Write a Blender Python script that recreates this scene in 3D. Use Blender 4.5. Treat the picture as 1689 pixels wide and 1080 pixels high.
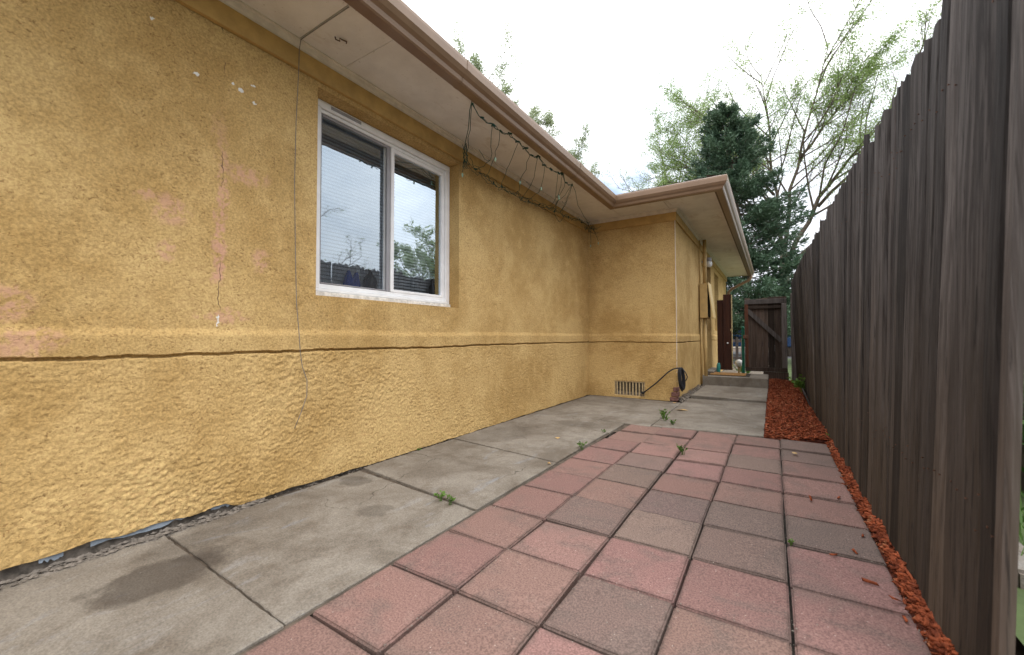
import bpy, bmesh, math, random
import numpy as np
from mathutils import Vector, Matrix
for o in list(bpy.data.objects): bpy.data.objects.remove(o)
S = bpy.context.scene
COL = S.collection
R = math.radians
random.seed(7)
RNG = np.random.default_rng(11)

# ------------------------------------------------------------------ camera
H = 0.82
CAM = Vector((1.1774, 0.0, H))
yaw, pitch, roll = 0.5657, 0.0257, -0.0009
fw = Vector((-math.sin(yaw)*math.cos(pitch), math.cos(yaw)*math.cos(pitch), math.sin(pitch)))
rt = Vector((math.cos(yaw), math.sin(yaw), 0)); up = rt.cross(fw)
r2 = rt*math.cos(roll)+up*math.sin(roll); u2 = up*math.cos(roll)-rt*math.sin(roll)
cd = bpy.data.cameras.new('camera'); cam = bpy.data.objects.new('camera', cd); COL.objects.link(cam)
cam.matrix_world = Matrix(((r2.x, u2.x, -fw.x, CAM.x), (r2.y, u2.y, -fw.y, CAM.y), (r2.z, u2.z, -fw.z, CAM.z), (0, 0, 0, 1)))
cd.sensor_fit = 'HORIZONTAL'; cd.sensor_width = 36; cd.lens = 36*675.03/1689; cd.shift_y = -2/1689
cd.clip_start = 0.05; cd.clip_end = 2000
cd.dof.use_dof = True; cd.dof.focus_distance = 2.9; cd.dof.aperture_fstop = 2.8
S.camera = cam
S.render.resolution_x, S.render.resolution_y = 1024, 655

# ------------------------------------------------------------------ node helpers
def nd(t, typ, ins=None, **props):
    n = t.nodes.new(typ)
    for k, v in props.items(): setattr(n, k, v)
    for k, v in (ins or {}).items():
        s = n.inputs[k]
        if isinstance(v, bpy.types.NodeSocket): t.links.new(v, s)
        else: s.default_value = v
    return n
def c4(c): return (c[0], c[1], c[2], 1)
def mixc(t, f, a, b, blend='MIX'):
    n = t.nodes.new('ShaderNodeMix'); n.data_type = 'RGBA'; n.blend_type = blend
    for i, v in ((0, f), (6, a), (7, b)):
        if isinstance(v, bpy.types.NodeSocket): t.links.new(v, n.inputs[i])
        elif i == 0: n.inputs[0].default_value = v
        else: n.inputs[i].default_value = c4(v)
    return n.outputs[2]
def mth(t, op, a, b=0.0, c=0.0, clamp=False):
    n = t.nodes.new('ShaderNodeMath'); n.operation = op; n.use_clamp = clamp
    for i, v in enumerate((a, b, c)):
        if isinstance(v, bpy.types.NodeSocket): t.links.new(v, n.inputs[i])
        else: n.inputs[i].default_value = v
    return n.outputs[0]
def sstep(t, x, lo, hi):
    n = nd(t, 'ShaderNodeMapRange', {0: x, 1: lo, 2: hi, 3: 0.0, 4: 1.0}); n.interpolation_type = 'SMOOTHSTEP'
    return n.outputs[0]
def noise(t, vec, scale, detail=3, rough=.5, dist=0.0):
    return nd(t, 'ShaderNodeTexNoise', {'Vector': vec, 'Scale': scale, 'Detail': detail, 'Roughness': rough, 'Distortion': dist}).outputs[0]
def vscale(t, vec, s):
    return nd(t, 'ShaderNodeMapping', {'Vector': vec, 'Scale': s}).outputs[0]
def new_mat(name):
    m = bpy.data.materials.new(name); m.use_nodes = True
    t = m.node_tree; b = t.nodes['Principled BSDF']
    pos = nd(t, 'ShaderNodeNewGeometry').outputs['Position']
    return m, t, b, pos
def setb(t, b, col=None, rough=None, spec=None, metal=None):
    for k, v in (('Base Color', col), ('Roughness', rough), ('Specular IOR Level', spec), ('Metallic', metal)):
        if v is None: continue
        if isinstance(v, bpy.types.NodeSocket): t.links.new(v, b.inputs[k])
        else: b.inputs[k].default_value = c4(v) if k == 'Base Color' else v
def bump(t, b, h, strength=.5, dist=.01, prev=None):
    n = nd(t, 'ShaderNodeBump', {'Height': h, 'Strength': strength, 'Distance': dist})
    if prev: t.links.new(prev, n.inputs['Normal'])
    t.links.new(n.outputs[0], b.inputs['Normal'])
    return n.outputs[0]

# ------------------------------------------------------------------ sky, sun, exposure
SUN_EL, SUN_AZ = R(63), R(35)           # azimuth measured from +x towards -y
W = bpy.data.worlds.new('World'); S.world = W; W.use_nodes = True
t = W.node_tree; bg = t.nodes['Background']
sky = nd(t, 'ShaderNodeTexSky', sky_type='NISHITA', sun_disc=False)
sky.sun_elevation = SUN_EL; sky.sun_rotation = R(90)+SUN_AZ; sky.altitude = 1600
gen = nd(t, 'ShaderNodeTexCoord').outputs['Generated']
gen = nd(t, 'ShaderNodeVectorMath', {0: gen, 1: (3.7, 1.2, .6)}, operation='ADD').outputs[0]
cv = vscale(t, gen, (1, 1, 1.9))
n1 = noise(t, cv, 2.1, 4, .56)
cover = sstep(t, n1, .26, .40)
cloud = mixc(t, sstep(t, n1, .42, .66), (15.0, 15.8, 17.2), (21, 21, 21.4))
zen = nd(t, 'ShaderNodeSeparateXYZ', {0: nd(t, 'ShaderNodeTexCoord').outputs['Generated']}).outputs[2]
ov = mth(t, 'MULTIPLY_ADD', mth(t, 'MAXIMUM', zen, 0.0), 1.05, .43)
cloud = mixc(t, 1.0, cloud, nd(t, 'ShaderNodeCombineColor', {0: ov, 1: ov, 2: ov}).outputs[0], 'MULTIPLY')
blue = mixc(t, 1.0, sky.outputs[0], (2.0, 2.0, 2.0), 'MULTIPLY')
skyc = mixc(t, mth(t, 'MULTIPLY_ADD', cover, .85, .15), blue, cloud)
t.links.new(skyc, bg.inputs['Color']); bg.inputs['Strength'].default_value = 0.075
sd = bpy.data.lights.new('sun', 'SUN'); sun = bpy.data.objects.new('sun', sd); COL.objects.link(sun)
sd.energy = 1.0; sd.angle = R(35); sd.color = (1, .96, .9)
sdir = Vector((math.cos(SUN_EL)*math.cos(SUN_AZ), -math.cos(SUN_EL)*math.sin(SUN_AZ), math.sin(SUN_EL)))
sun.rotation_euler = sdir.to_track_quat('Z', 'Y').to_euler()
S.view_settings.view_transform = 'Standard'; S.view_settings.look = 'None'
S.view_settings.gamma = 1; S.view_settings.use_curve_mapping = False
S.view_settings.exposure = 0.82
S.cycles.max_bounces = 4; S.cycles.diffuse_bounces = 3; S.cycles.glossy_bounces = 3; S.cycles.transparent_max_bounces = 12

# ------------------------------------------------------------------ materials
MAT = {}
def plain(name, col, rough=.7, var=.15, scale=12, spec=.3, metal=0, bmp=0, bscale=60):
    m, t, b, p = new_mat(name)
    n = noise(t, p, scale, 5, .6)
    f = sstep(t, n, .3, .7)
    c = mixc(t, f, tuple(x*(1-var) for x in col), tuple(min(1, x*(1+var)) for x in col))
    setb(t, b, c, rough, spec, metal)
    if bmp: bump(t, b, noise(t, p, bscale, 3), bmp, .004)
    MAT[name] = m; return m

def make_stucco(name, marks=False):
    m, t, b, p = new_mat(name)
    big = noise(t, p, 1.3, 4, .65); mid = noise(t, p, 7, 4, .65); fine = noise(t, p, 105, 3, .65)
    dash = noise(t, vscale(t, p, (1, 1, 1.25)), 72, 3, .66, .7)
    dens = noise(t, p, 4.5, 3, .65)
    c = mixc(t, sstep(t, big, .36, .64), (.435, .276, .102), (.580, .396, .168))
    c = mixc(t, mth(t, 'MULTIPLY', sstep(t, mid, .45, .75), .6), c, (.63, .43, .185))
    thr = mth(t, 'MULTIPLY_ADD', dens, .22, .268)
    pit = mth(t, 'SUBTRACT', 1.0, sstep(t, mth(t, 'SUBTRACT', dash, thr), -.045, .02))
    c = mixc(t, mth(t, 'MULTIPLY', pit, .62), c, (.20, .105, .038))
    g = sstep(t, fine, .30, .70)
    c = mixc(t, .36, c, mixc(t, g, (.22, .22, .22), (.80, .80, .80)), 'OVERLAY')
    if marks:
        xyz = nd(t, 'ShaderNodeSeparateXYZ', {0: p}); X, Y, Z = xyz.outputs
        wob = mth(t, 'MULTIPLY', mth(t, 'SUBTRACT', noise(t, p, 9, 3, .7), .5), .11)
        # pink undercoat showing along the crack
        dy = mth(t, 'ABSOLUTE', mth(t, 'ADD', mth(t, 'SUBTRACT', Y, .886), wob))
        strip = mth(t, 'SUBTRACT', 1, sstep(t, dy, .012, .034))
        zr = mth(t, 'MULTIPLY', sstep(t, Z, 1.05, 1.10), mth(t, 'SUBTRACT', 1, sstep(t, Z, 1.45, 2.0)))
        pink = mth(t, 'MULTIPLY', strip, zr)
        for (py, pz, ry, rz) in ((.69, 1.37, .07, .07), (1.07, 1.21, .045, .06), (.25, .94, .07, .06), (.28, .80, .1, .05), (.685, 1.19, .03, .05), (1.0, 1.62, .1, .05), (.6, 1.40, .03, .03), (.91, .92, .12, .03)):
            a = mth(t, 'DIVIDE', mth(t, 'ADD', mth(t, 'SUBTRACT', Y, py), wob), ry)
            d = mth(t, 'DIVIDE', mth(t, 'ADD', mth(t, 'SUBTRACT', Z, pz), wob), rz)
            e = mth(t, 'ADD', mth(t, 'MULTIPLY', a, a), mth(t, 'MULTIPLY', d, d))
            pink = mth(t, 'MAXIMUM', pink, mth(t, 'MULTIPLY', mth(t, 'SUBTRACT', 1, sstep(t, e, .2, 1.5)), .75))
        pink = mth(t, 'MULTIPLY', pink, sstep(t, noise(t, p, 30, 2, .7), .36, .6))
        c = mixc(t, mth(t, 'MULTIPLY', pink, .8), c, (.62, .34, .24))
        w2 = mth(t, 'MULTIPLY', mth(t, 'SUBTRACT', noise(t, p, 14, 3, .7), .5), .05)
        crack = mth(t, 'SUBTRACT', 1, sstep(t, mth(t, 'ABSOLUTE', mth(t, 'ADD', mth(t, 'SUBTRACT', Y, .885), w2)), .0008, .0024))
        crack = mth(t, 'MULTIPLY', crack, mth(t, 'MULTIPLY', sstep(t, Z, .85, .9), sstep(t, noise(t, p, 5, 2), .42, .52)))
        c = mixc(t, crack, c, (.16, .10, .06))
        w3 = mth(t, 'MULTIPLY', mth(t, 'SUBTRACT', noise(t, p, 70, 2, .6), .5), .03)
        for (py, pz, ry, rz) in ((.964, 2.039, .016, .011), (.78, 2.02, .013, .009), (1.029, 2.007, .012, .008), (.617, 2.171, .010, .005), (1.02, 2.09, .012, .006), (.884, .90, .004, .03), (.93, 2.055, .007, .007)):
            a = mth(t, 'DIVIDE', mth(t, 'ADD', mth(t, 'SUBTRACT', Y, py), w3), ry)
            d = mth(t, 'DIVIDE', mth(t, 'ADD', mth(t, 'SUBTRACT', Z, pz), w3), rz)
            e = mth(t, 'ADD', mth(t, 'MULTIPLY', a, a), mth(t, 'MULTIPLY', d, d))
            c = mixc(t, mth(t, 'SUBTRACT', 1, sstep(t, e, .6, 1.0)), c, (.78, .75, .70))
    setb(t, b, c, .9, .15)
    h = mth(t, 'ADD', mth(t, 'MULTIPLY', fine, .5), mth(t, 'MULTIPLY', sstep(t, dash, .25, .6), .9))
    bump(t, b, h, .55, .003)
    MAT[name] = m
make_stucco('stucco_marked', True); make_stucco('stucco')

def make_concrete():
    m, t, b, p = new_mat('concrete')
    xyz = nd(t, 'ShaderNodeSeparateXYZ', {0: p}); X, Y, Z = xyz.outputs
    big = noise(t, p, 2.2, 5, .7, .5); mid = noise(t, p, 8, 5, .72, .4); fine = noise(t, p, 160, 3, .7)
    c = mixc(t, sstep(t, big, .3, .7), (.125, .103, .080), (.235, .208, .172))
    c = mixc(t, mth(t, 'MULTIPLY', sstep(t, mid, .48, .72), .6), c, (.105, .080, .058))
    c = mixc(t, mth(t, 'MULTIPLY', sstep(t, noise(t, vscale(t, p, (1, .45, 1)), 5, 6, .7, .6), .56, .72), .45), c, (.30, .295, .285))
    # bluish paint smears
    sm = sstep(t, noise(t, vscale(t, p, (1.2, .5, 1)), 3.3, 6, .75, 1.2), .58, .70)
    c = mixc(t, mth(t, 'MULTIPLY', sm, .38), c, (.25, .275, .31))
    # dark damp patch near the wall
    wob = mth(t, 'MULTIPLY', mth(t, 'SUBTRACT', noise(t, p, 6, 4, .68), .5), .20)
    for (px, py, rx, ry, k) in ((-.60, .55, .115, .185, .72), (-.66, .70, .05, .07, .5), (-.42, 1.30, .08, .06, .4), (-.85, 1.5, .1, .08, .5), (-.8, .75, .10, .22, .3), (-.75, 2.9, .2, .3, .25), (-.35, 3.6, .25, .12, .25)):
        a = mth(t, 'DIVIDE', mth(t, 'ADD', mth(t, 'SUBTRACT', X, px), wob), rx)
        d = mth(t, 'DIVIDE', mth(t, 'ADD', mth(t, 'SUBTRACT', Y, py), wob), ry)
        e = mth(t, 'ADD', mth(t, 'MULTIPLY', a, a), mth(t, 'MULTIPLY', d, d))
        c = mixc(t, mth(t, 'MULTIPLY', mth(t, 'SUBTRACT', 1, sstep(t, e, .55, 1.35)), k), c, (.052, .041, .032))
    c = mixc(t, .45, c, mixc(t, sstep(t, fine, .32, .68), (.24, .24, .24), (.78, .78, .78)), 'OVERLAY')
    wv = nd(t, 'ShaderNodeVectorMath', {0: p, 1: nd(t, 'ShaderNodeVectorMath', {0: nd(t, 'ShaderNodeTexNoise', {'Vector': p, 'Scale': 5.0, 'Detail': 3.0}).outputs['Color'], 1: (.22, .22, 0)}, operation='MULTIPLY').outputs[0]}, operation='ADD').outputs[0]
    vo = nd(t, 'ShaderNodeTexVoronoi', {'Vector': wv, 'Scale': 1.15}, feature='DISTANCE_TO_EDGE')
    ck = mth(t, 'MULTIPLY', mth(t, 'SUBTRACT', 1, sstep(t, vo.outputs['Distance'], .0012, .0040)), sstep(t, noise(t, p, 1.7, 2), .50, .58))
    c = mixc(t, mth(t, 'MULTIPLY', ck, .75), c, (.06, .047, .036))
    sp = sstep(t, noise(t, p, 60, 2, .5), .70, .76)
    c = mixc(t, mth(t, 'MULTIPLY', sp, .5), c, (.12, .10, .08))
    setb(t, b, c, .78, .3)
    bump(t, b, mth(t, 'ADD', mth(t, 'MULTIPLY', fine, .5), mth(t, 'MULTIPLY', mid, .8)), .35, .004)
    MAT['concrete'] = m
make_concrete()

def make_paver():
    m, t, b, p = new_mat('paver')
    oc = nd(t, 'ShaderNodeObjectInfo')
    base = oc.outputs['Color']
    pv = nd(t, 'ShaderNodeVectorMath', {0: p, 1: nd(t, 'ShaderNodeCombineXYZ', {0: mth(t, 'MULTIPLY', oc.outputs['Random'], 30.0)}).outputs[0]}, operation='ADD').outputs[0]
    cloud = noise(t, pv, 4.5, 5, .6, .6); grain = noise(t, p, 190, 2, .7)
    c = mixc(t, mth(t, 'MULTIPLY', sstep(t, cloud, .46, .68), .55), base, (.120, .092, .078))
    c = mixc(t, mth(t, 'MULTIPLY', sstep(t, noise(t, pv, 11, 5, .7), .55, .8), .35), c, (.27, .20, .165))
    c = mixc(t, .55, c, mixc(t, sstep(t, grain, .32, .68), (.20, .20, .20), (.82, .82, .82)), 'OVERLAY')
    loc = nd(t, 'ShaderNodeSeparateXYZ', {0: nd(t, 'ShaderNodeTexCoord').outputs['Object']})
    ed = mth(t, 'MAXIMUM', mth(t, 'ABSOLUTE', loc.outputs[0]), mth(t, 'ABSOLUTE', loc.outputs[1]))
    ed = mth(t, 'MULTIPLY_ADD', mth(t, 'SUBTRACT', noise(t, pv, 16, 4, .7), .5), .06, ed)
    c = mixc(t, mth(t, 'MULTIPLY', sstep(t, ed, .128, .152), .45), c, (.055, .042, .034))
    vor = nd(t, 'ShaderNodeTexVoronoi', {'Vector': p, 'Scale': 70.0, 'Randomness': 1.0})
    rnd = nd(t, 'ShaderNodeSeparateColor', {0: vor.outputs['Color']}).outputs[0]
    spk = mth(t, 'MULTIPLY', mth(t, 'LESS_THAN', vor.outputs['Distance'], .12), mth(t, 'GREATER_THAN', rnd, .86))
    c = mixc(t, mth(t, 'MULTIPLY', spk, .7), c, (.50, .42, .36))
    dk = mth(t, 'MULTIPLY', mth(t, 'LESS_THAN', vor.outputs['Distance'], .16), mth(t, 'LESS_THAN', rnd, .10))
    c = mixc(t, mth(t, 'MULTIPLY', dk, .6), c, (.06, .045, .04))
    setb(t, b, c, .85, .25)
    bump(t, b, mth(t, 'ADD', grain, mth(t, 'MULTIPLY', noise(t, p, 70, 3), .6)), .45, .003)
    MAT['paver'] = m
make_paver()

def make_wood(name, c1, c2, c3, warm=None, gs=1.0, dark=(.02, .017, .015), spec=.15):
    m, t, b, p = new_mat(name)
    oi = nd(t, 'ShaderNodeObjectInfo'); rnd = oi.outputs['Random']
    off = nd(t, 'ShaderNodeCombineXYZ', {0: mth(t, 'MULTIPLY', rnd, 17.0), 1: mth(t, 'MULTIPLY', rnd, 31.0), 2: mth(t, 'MULTIPLY', rnd, 9.0)}).outputs[0]
    v = nd(t, 'ShaderNodeVectorMath', {0: p, 1: off}, operation='ADD').outputs[0]
    g1 = noise(t, vscale(t, v, (30*gs, 30*gs, 1.3*gs)), 1.0, 6, .65, 1.2)
    g2 = noise(t, vscale(t, v, (110*gs, 110*gs, 2.2*gs)), 1.0, 5, .7, .5)
    blotch = noise(t, vscale(t, v, (6, 6, 1.8)), 1.0, 4, .6)
    c = mixc(t, sstep(t, g1, .35, .68), c1, c2)
    c = mixc(t, mth(t, 'MULTIPLY', sstep(t, blotch, .45, .75), .6), c, c3)
    if warm:
        Z = nd(t, 'ShaderNodeSeparateXYZ', {0: p}).outputs[2]
        f = mth(t, 'SUBTRACT', 1, sstep(t, mth(t, 'MULTIPLY_ADD', blotch, 1.2, Z), .5, 1.9))
        c = mixc(t, mth(t, 'MULTIPLY', f, .75), c, warm)
    c = mixc(t, mth(t, 'MULTIPLY', sstep(t, g2, .50, .66), .8), c, dark)
    k = mth(t, 'MULTIPLY_ADD', rnd, 1.05, .45)
    c = mixc(t, 1.0, c, nd(t, 'ShaderNodeCombineColor', {0: k, 1: k, 2: k}).outputs[0], 'MULTIPLY')
    kn = nd(t, 'ShaderNodeTexVoronoi', {'Vector': vscale(t, v, (6, 6, 2.3)), 'Scale': 1.0})
    c = mixc(t, mth(t, 'MULTIPLY', mth(t, 'SUBTRACT', 1, sstep(t, kn.outputs['Distance'], .03, .075)), .8), c, dark)
    setb(t, b, c, .85, spec)
    bump(t, b, mth(t, 'ADD', g1, mth(t, 'MULTIPLY', g2, .8)), .6, .004)
    MAT[name] = m
make_wood('fence_wood', (.038, .033, .031), (.106, .095, .090), (.056, .046, .041), warm=(.070, .050, .033))
make_wood('gate_wood', (.060, .040, .030), (.105, .075, .058), (.045, .030, .022))
make_wood('gate_frame_wood', (.09, .075, .068), (.15, .13, .12), (.10, .08, .07))
make_wood('red_brown_wood', (.050, .016, .008), (.075, .026, .012), (.035, .012, .007), spec=.3)

def make_glass():
    m = bpy.data.materials.new('glass'); m.use_nodes = True; t = m.node_tree
    t.nodes.remove(t.nodes['Principled BSDF']); out = t.nodes['Material Output']
    fr = nd(t, 'ShaderNodeFresnel', {'IOR': 1.5}).outputs[0]
    f = mth(t, 'MULTIPLY_ADD', fr, 1.0, .44, clamp=True)
    gl = nd(t, 'ShaderNodeBsdfGlossy', {'Color': (.78, .90, 1, 1), 'Roughness': .004})
    tr = nd(t, 'ShaderNodeBsdfTransparent', {'Color': (.96, .98, 1, 1)})
    pos = nd(t, 'ShaderNodeNewGeometry').outputs['Position']
    bn = nd(t, 'ShaderNodeBump', {'Height': noise(t, pos, 3.0, 2), 'Strength': .12, 'Distance': .01})
    t.links.new(bn.outputs[0], gl.inputs['Normal'])
    mx = nd(t, 'ShaderNodeMixShader', {0: f, 1: tr.outputs[0], 2: gl.outputs[0]})
    t.links.new(mx.outputs[0], out.inputs[0]); MAT['glass'] = m
    m = bpy.data.materials.new('insect_screen'); m.use_nodes = True; t = m.node_tree
    b = t.nodes['Principled BSDF']; out = t.nodes['Material Output']
    setb(t, b, (.07, .075, .085), .6, .3)
    tr = nd(t, 'ShaderNodeBsdfTransparent')
    mx = nd(t, 'ShaderNodeMixShader', {0: .16, 1: tr.outputs[0], 2: b.outputs[0]})
    t.links.new(mx.outputs[0], out.inputs[0]); MAT['insect_screen'] = m
make_glass()

def make_leaf(name, c1, c2, trans=.35, rough=.55, scale=2.5):
    m = bpy.data.materials.new(name); m.use_nodes = True; t = m.node_tree
    b = t.nodes['Principled BSDF']; out = t.nodes['Material Output']
    pos = nd(t, 'ShaderNodeNewGeometry')
    n = nd(t, 'ShaderNodeTexWhiteNoise', {'Vector': nd(t, 'ShaderNodeVectorMath', {0: pos.outputs['Position'], 1: (.05, .05, .05)}, operation='SNAP').outputs[0]}).outputs[0]
    n2 = noise(t, pos.outputs['Position'], scale, 3)
    f = mth(t, 'ADD', mth(t, 'MULTIPLY', n, .5), mth(t, 'MULTIPLY', sstep(t, n2, .3, .7), .5))
    c = mixc(t, f, c1, c2)
    setb(t, b, c, rough, .3)
    tr = nd(t, 'ShaderNodeBsdfTranslucent', {'Color': c})
    mx = nd(t, 'ShaderNodeMixShader', {0: trans, 1: b.outputs[0], 2: tr.outputs[0]})
    t.links.new(mx.outputs[0], out.inputs[0]); MAT[name] = m
make_leaf('spring_leaf', (.17, .26, .07), (.35, .47, .17), .55)
make_leaf('backlit_leaf', (.26, .31, .17), (.40, .46, .27), .55)  # leaf colour paled, backlight and overexposed bloom put into it
make_leaf('spruce_needle', (.030, .068, .040), (.115, .178, .105), .2, scale=1.6)
make_leaf('weed_leaf', (.07, .14, .025), (.16, .28, .05), .3)
make_leaf('shrub_leaf', (.03, .08, .015), (.09, .19, .03), .3)
make_leaf('dry_leaf', (.42, .26, .10), (.60, .42, .20), .2)
make_leaf('grass', (.05, .11, .02), (.11, .20, .04), .25)

def make_soffit():
    m, t, b, p = new_mat('soffit_paint')
    c = mixc(t, sstep(t, noise(t, p, 3.5, 4, .65), .3, .7), (.72, .68, .635), (.84, .80, .755))
    c = mixc(t, mth(t, 'MULTIPLY', sstep(t, noise(t, vscale(t, p, (2.4, 1, 1)), 2.6, 4, .7, .5), .56, .72), .4), c, (.46, .37, .28))
    c = mixc(t, mth(t, 'MULTIPLY', sstep(t, noise(t, p, 55, 2, .6), .68, .74), .4), c, (.35, .28, .22))
    setb(t, b, c, .65, .3); bump(t, b, noise(t, p, 60, 3), .12, .004); MAT['soffit_paint'] = m
make_soffit()
plain('moulding_paint', (.70, .62, .53), .6, .10, 14)
plain('white_paint', (.74, .71, .68), .5, .10, 18)
plain('frieze_paint', (.50, .315, .11), .75, .14, 8, bmp=.3, bscale=45)
plain('gutter_paint', (.235, .148, .090), .28, .08, 5, spec=.5)
plain('fascia_paint', (.13, .085, .070), .6, .12, 8)
plain('vinyl', (.88, .87, .86), .35, .06, 9, spec=.4)
plain('vinyl_dirty', (.74, .70, .64), .5, .22, 30, spec=.3)
plain('grey_aluminium', (.30, .29, .30), .4, .06, 9, spec=.5)
plain('dark_seal', (.05, .05, .055), .6, .1)
plain('blind_slat', (.88, .92, .94), .5, .05, spec=.3)
plain('interior_paint', (.75, .75, .73), .9, .05)
plain('blue_glass', (.02, .10, .55), .15, .1, spec=.6)
plain('dark_bottle_glass', (.03, .035, .035), .12, .1, spec=.6)
plain('dish', (.10, .10, .11), .4, .1)
plain('shingle', (.16, .13, .11), .95, .3, 25, bmp=.4)
plain('soil', (.085, .065, .048), .95, .4, 14, bmp=.8, bscale=40)
plain('dark_soil', (.035, .028, .022), .95, .4, 30, bmp=.6)
plain('rubble', (.17, .145, .12), .9, .35, 30, bmp=.5)
plain('foundation', (.15, .125, .10), .9, .5, 28, bmp=.5)
plain('old_blue_paint', (.23, .265, .30), .7, .18, 22, bmp=.3)
plain('box_paint', (.50, .34, .14), .5, .10, 12)
plain('lit_box_paint', (.62, .45, .20), .5, .10, 12)  # lighter copy of the box paint, bright light on the lid put into colour
plain('dark_inside', (.03, .025, .02), .8, .1)
plain('cable_rubber', (.018, .018, .022), .45, .2, spec=.4)
plain('brick', (.20, .10, .085), .9, .35, 25, bmp=.5)
plain('vent_metal', (.42, .32, .18), .6, .25, 30)
plain('mulch', (.26, .052, .018), .9, .45, 22)
plain('mulch_base', (.12, .028, .012), .95, .4, 30, bmp=.8)
plain('mat_fibre', (.23, .12, .04), .95, .3, 40, bmp=.6)
plain('mat_border', (.03, .025, .02), .9, .2)
plain('green_wire', (.014, .062, .048), .5, .2)
plain('bulb_glass', (.35, .55, .42), .15, .2, spec=.6)
plain('grey_wire', (.19, .17, .145), .6, .2)
plain('rust', (.10, .05, .03), .8, .3)
plain('lamp_glass', (.72, .72, .70), .2, .05, spec=.5)
plain('bark', (.12, .092, .07), .95, .3, 10, bmp=.6)
plain('teal_plastic', (.03, .20, .18), .4, .1)
plain('green_paint', (.012, .17, .10), .5, .1)
plain('car_blue', (.015, .04, .10), .25, .05, spec=.6)
plain('car_white', (.75, .76, .77), .3, .05, spec=.5)
plain('car_glass', (.02, .03, .045), .08, .05, spec=.7)
plain('tyre', (.02, .02, .02), .9, .1)
plain('steel', (.45, .45, .45), .35, .1, metal=.8)
plain('far_wall', (.55, .49, .40), .9, .08)
plain('far_roof', (.25, .20, .17), .9, .15)
plain('brass', (.55, .42, .18), .35, .1, metal=.7)
plain('white_ceramic', (.70, .69, .66), .4, .06)
plain('straw', (.45, .34, .17), .8, .2)
plain('lawn_ground', (.06, .085, .03), .95, .35, 3, bmp=.5)
plain('asphalt', (.055, .055, .055), .95, .2, 20)

# ------------------------------------------------------------------ mesh helpers
class MB:
    def __init__(s): s.v = []; s.f = []
    def add(s, vs, fs):
        b = len(s.v); s.v += [tuple(map(float, v)) for v in vs]; s.f += [tuple(i+b for i in f) for f in fs]; return s
    def box(s, x0, x1, y0, y1, z0, z1):
        return s.add([(x0,y0,z0),(x1,y0,z0),(x1,y1,z0),(x0,y1,z0),(x0,y0,z1),(x1,y0,z1),(x1,y1,z1),(x0,y1,z1)],
                     [(3,2,1,0),(4,5,6,7),(0,1,5,4),(1,2,6,5),(2,3,7,6),(3,0,4,7)])
    def tube(s, pts, rad, n=6, cap=True):
        pts = [Vector(p) for p in pts]; m = len(pts)
        if not hasattr(rad, '__len__'): rad = [rad]*m
        prev = None; rings = []
        for i, p in enumerate(pts):
            d = (pts[min(i+1, m-1)]-pts[max(i-1, 0)])
            if d.length < 1e-9: d = Vector((0, 0, 1))
            d.normalize()
            a = prev-d*prev.dot(d) if prev is not None else (Vector((1, 0, 0)) if abs(d.x) < .8 else Vector((0, 1, 0)))
            a = a-d*a.dot(d); a.normalize(); prev = a; b = d.cross(a)
            rings.append([p+(a*math.cos(2*math.pi*k/n)+b*math.sin(2*math.pi*k/n))*rad[i] for k in range(n)])
        vs = [v for r in rings for v in r]; fs = []
        for i in range(m-1):
            for k in range(n):
                fs.append((i*n+k, i*n+(k+1) % n, (i+1)*n+(k+1) % n, (i+1)*n+k))
        if cap: fs.append(tuple(range(n-1, -1, -1))); fs.append(tuple((m-1)*n+k for k in range(n)))
        return s.add(vs, fs)
    def lathe(s, prof, c, n=16):
        vs = []; fs = []
        for r, z in prof:
            for k in range(n): vs.append((c[0]+r*math.cos(2*math.pi*k/n), c[1]+r*math.sin(2*math.pi*k/n), c[2]+z))
        for i in range(len(prof)-1):
            for k in range(n): fs.append((i*n+k, i*n+(k+1) % n, (i+1)*n+(k+1) % n, (i+1)*n+k))
        fs.append(tuple(range(n-1, -1, -1))); fs.append(tuple((len(prof)-1)*n+k for k in range(n)))
        return s.add(vs, fs)
    def build(s, name, mat, parent=None, smooth=False, bevel=0, seg=1):
        me = bpy.data.meshes.new(name); me.from_pydata(s.v, [], s.f)
        if bevel:
            bm = bmesh.new(); bm.from_mesh(me)
            bmesh.ops.bevel(bm, geom=bm.edges[:], offset=bevel, segments=seg, affect='EDGES', clamp_overlap=True)
            bm.to_mesh(me); bm.free()
        if smooth: me.shade_smooth()
        me.materials.append(MAT[mat])
        o = bpy.data.objects.new(name, me); COL.objects.link(o)
        if parent: par(o, parent)
        return o
def par(o, p):
    o.parent = p
    M = Matrix.Identity(4); q = p
    while q is not None: M = M @ Matrix.Translation(-q.location); q = q.parent   # parents carry translation only
    o.matrix_parent_inverse = M
def npmesh(name, V, F, mat, parent=None, smooth=False):
    me = bpy.data.meshes.new(name)
    V = np.asarray(V, dtype=np.float32); F = np.asarray(F, dtype=np.int32); k = F.shape[1]
    me.vertices.add(len(V)); me.vertices.foreach_set('co', V.ravel())
    me.loops.add(F.size); me.loops.foreach_set('vertex_index', F.ravel())
    me.polygons.add(len(F)); me.polygons.foreach_set('loop_start', np.arange(0, F.size, k, dtype=np.int32))
    me.update(calc_edges=True)
    if smooth: me.shade_smooth()
    me.materials.append(MAT[mat])
    o = bpy.data.objects.new(name, me); COL.objects.link(o)
    if parent: par(o, parent)
    return o
def tag(o, label=None, cat=None, group=None, kind=None):
    if label: o['label'] = label
    if cat: o['category'] = cat
    if group: o['group'] = group
    if kind: o['kind'] = kind
    return o
def empty(name, loc, label=None, cat=None, group=None, kind=None):
    o = bpy.data.objects.new(name, None); COL.objects.link(o); o.location = loc; o.empty_display_size = .1
    return tag(o, label, cat, group, kind)
_tab = RNG.random((512, 512))
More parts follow.
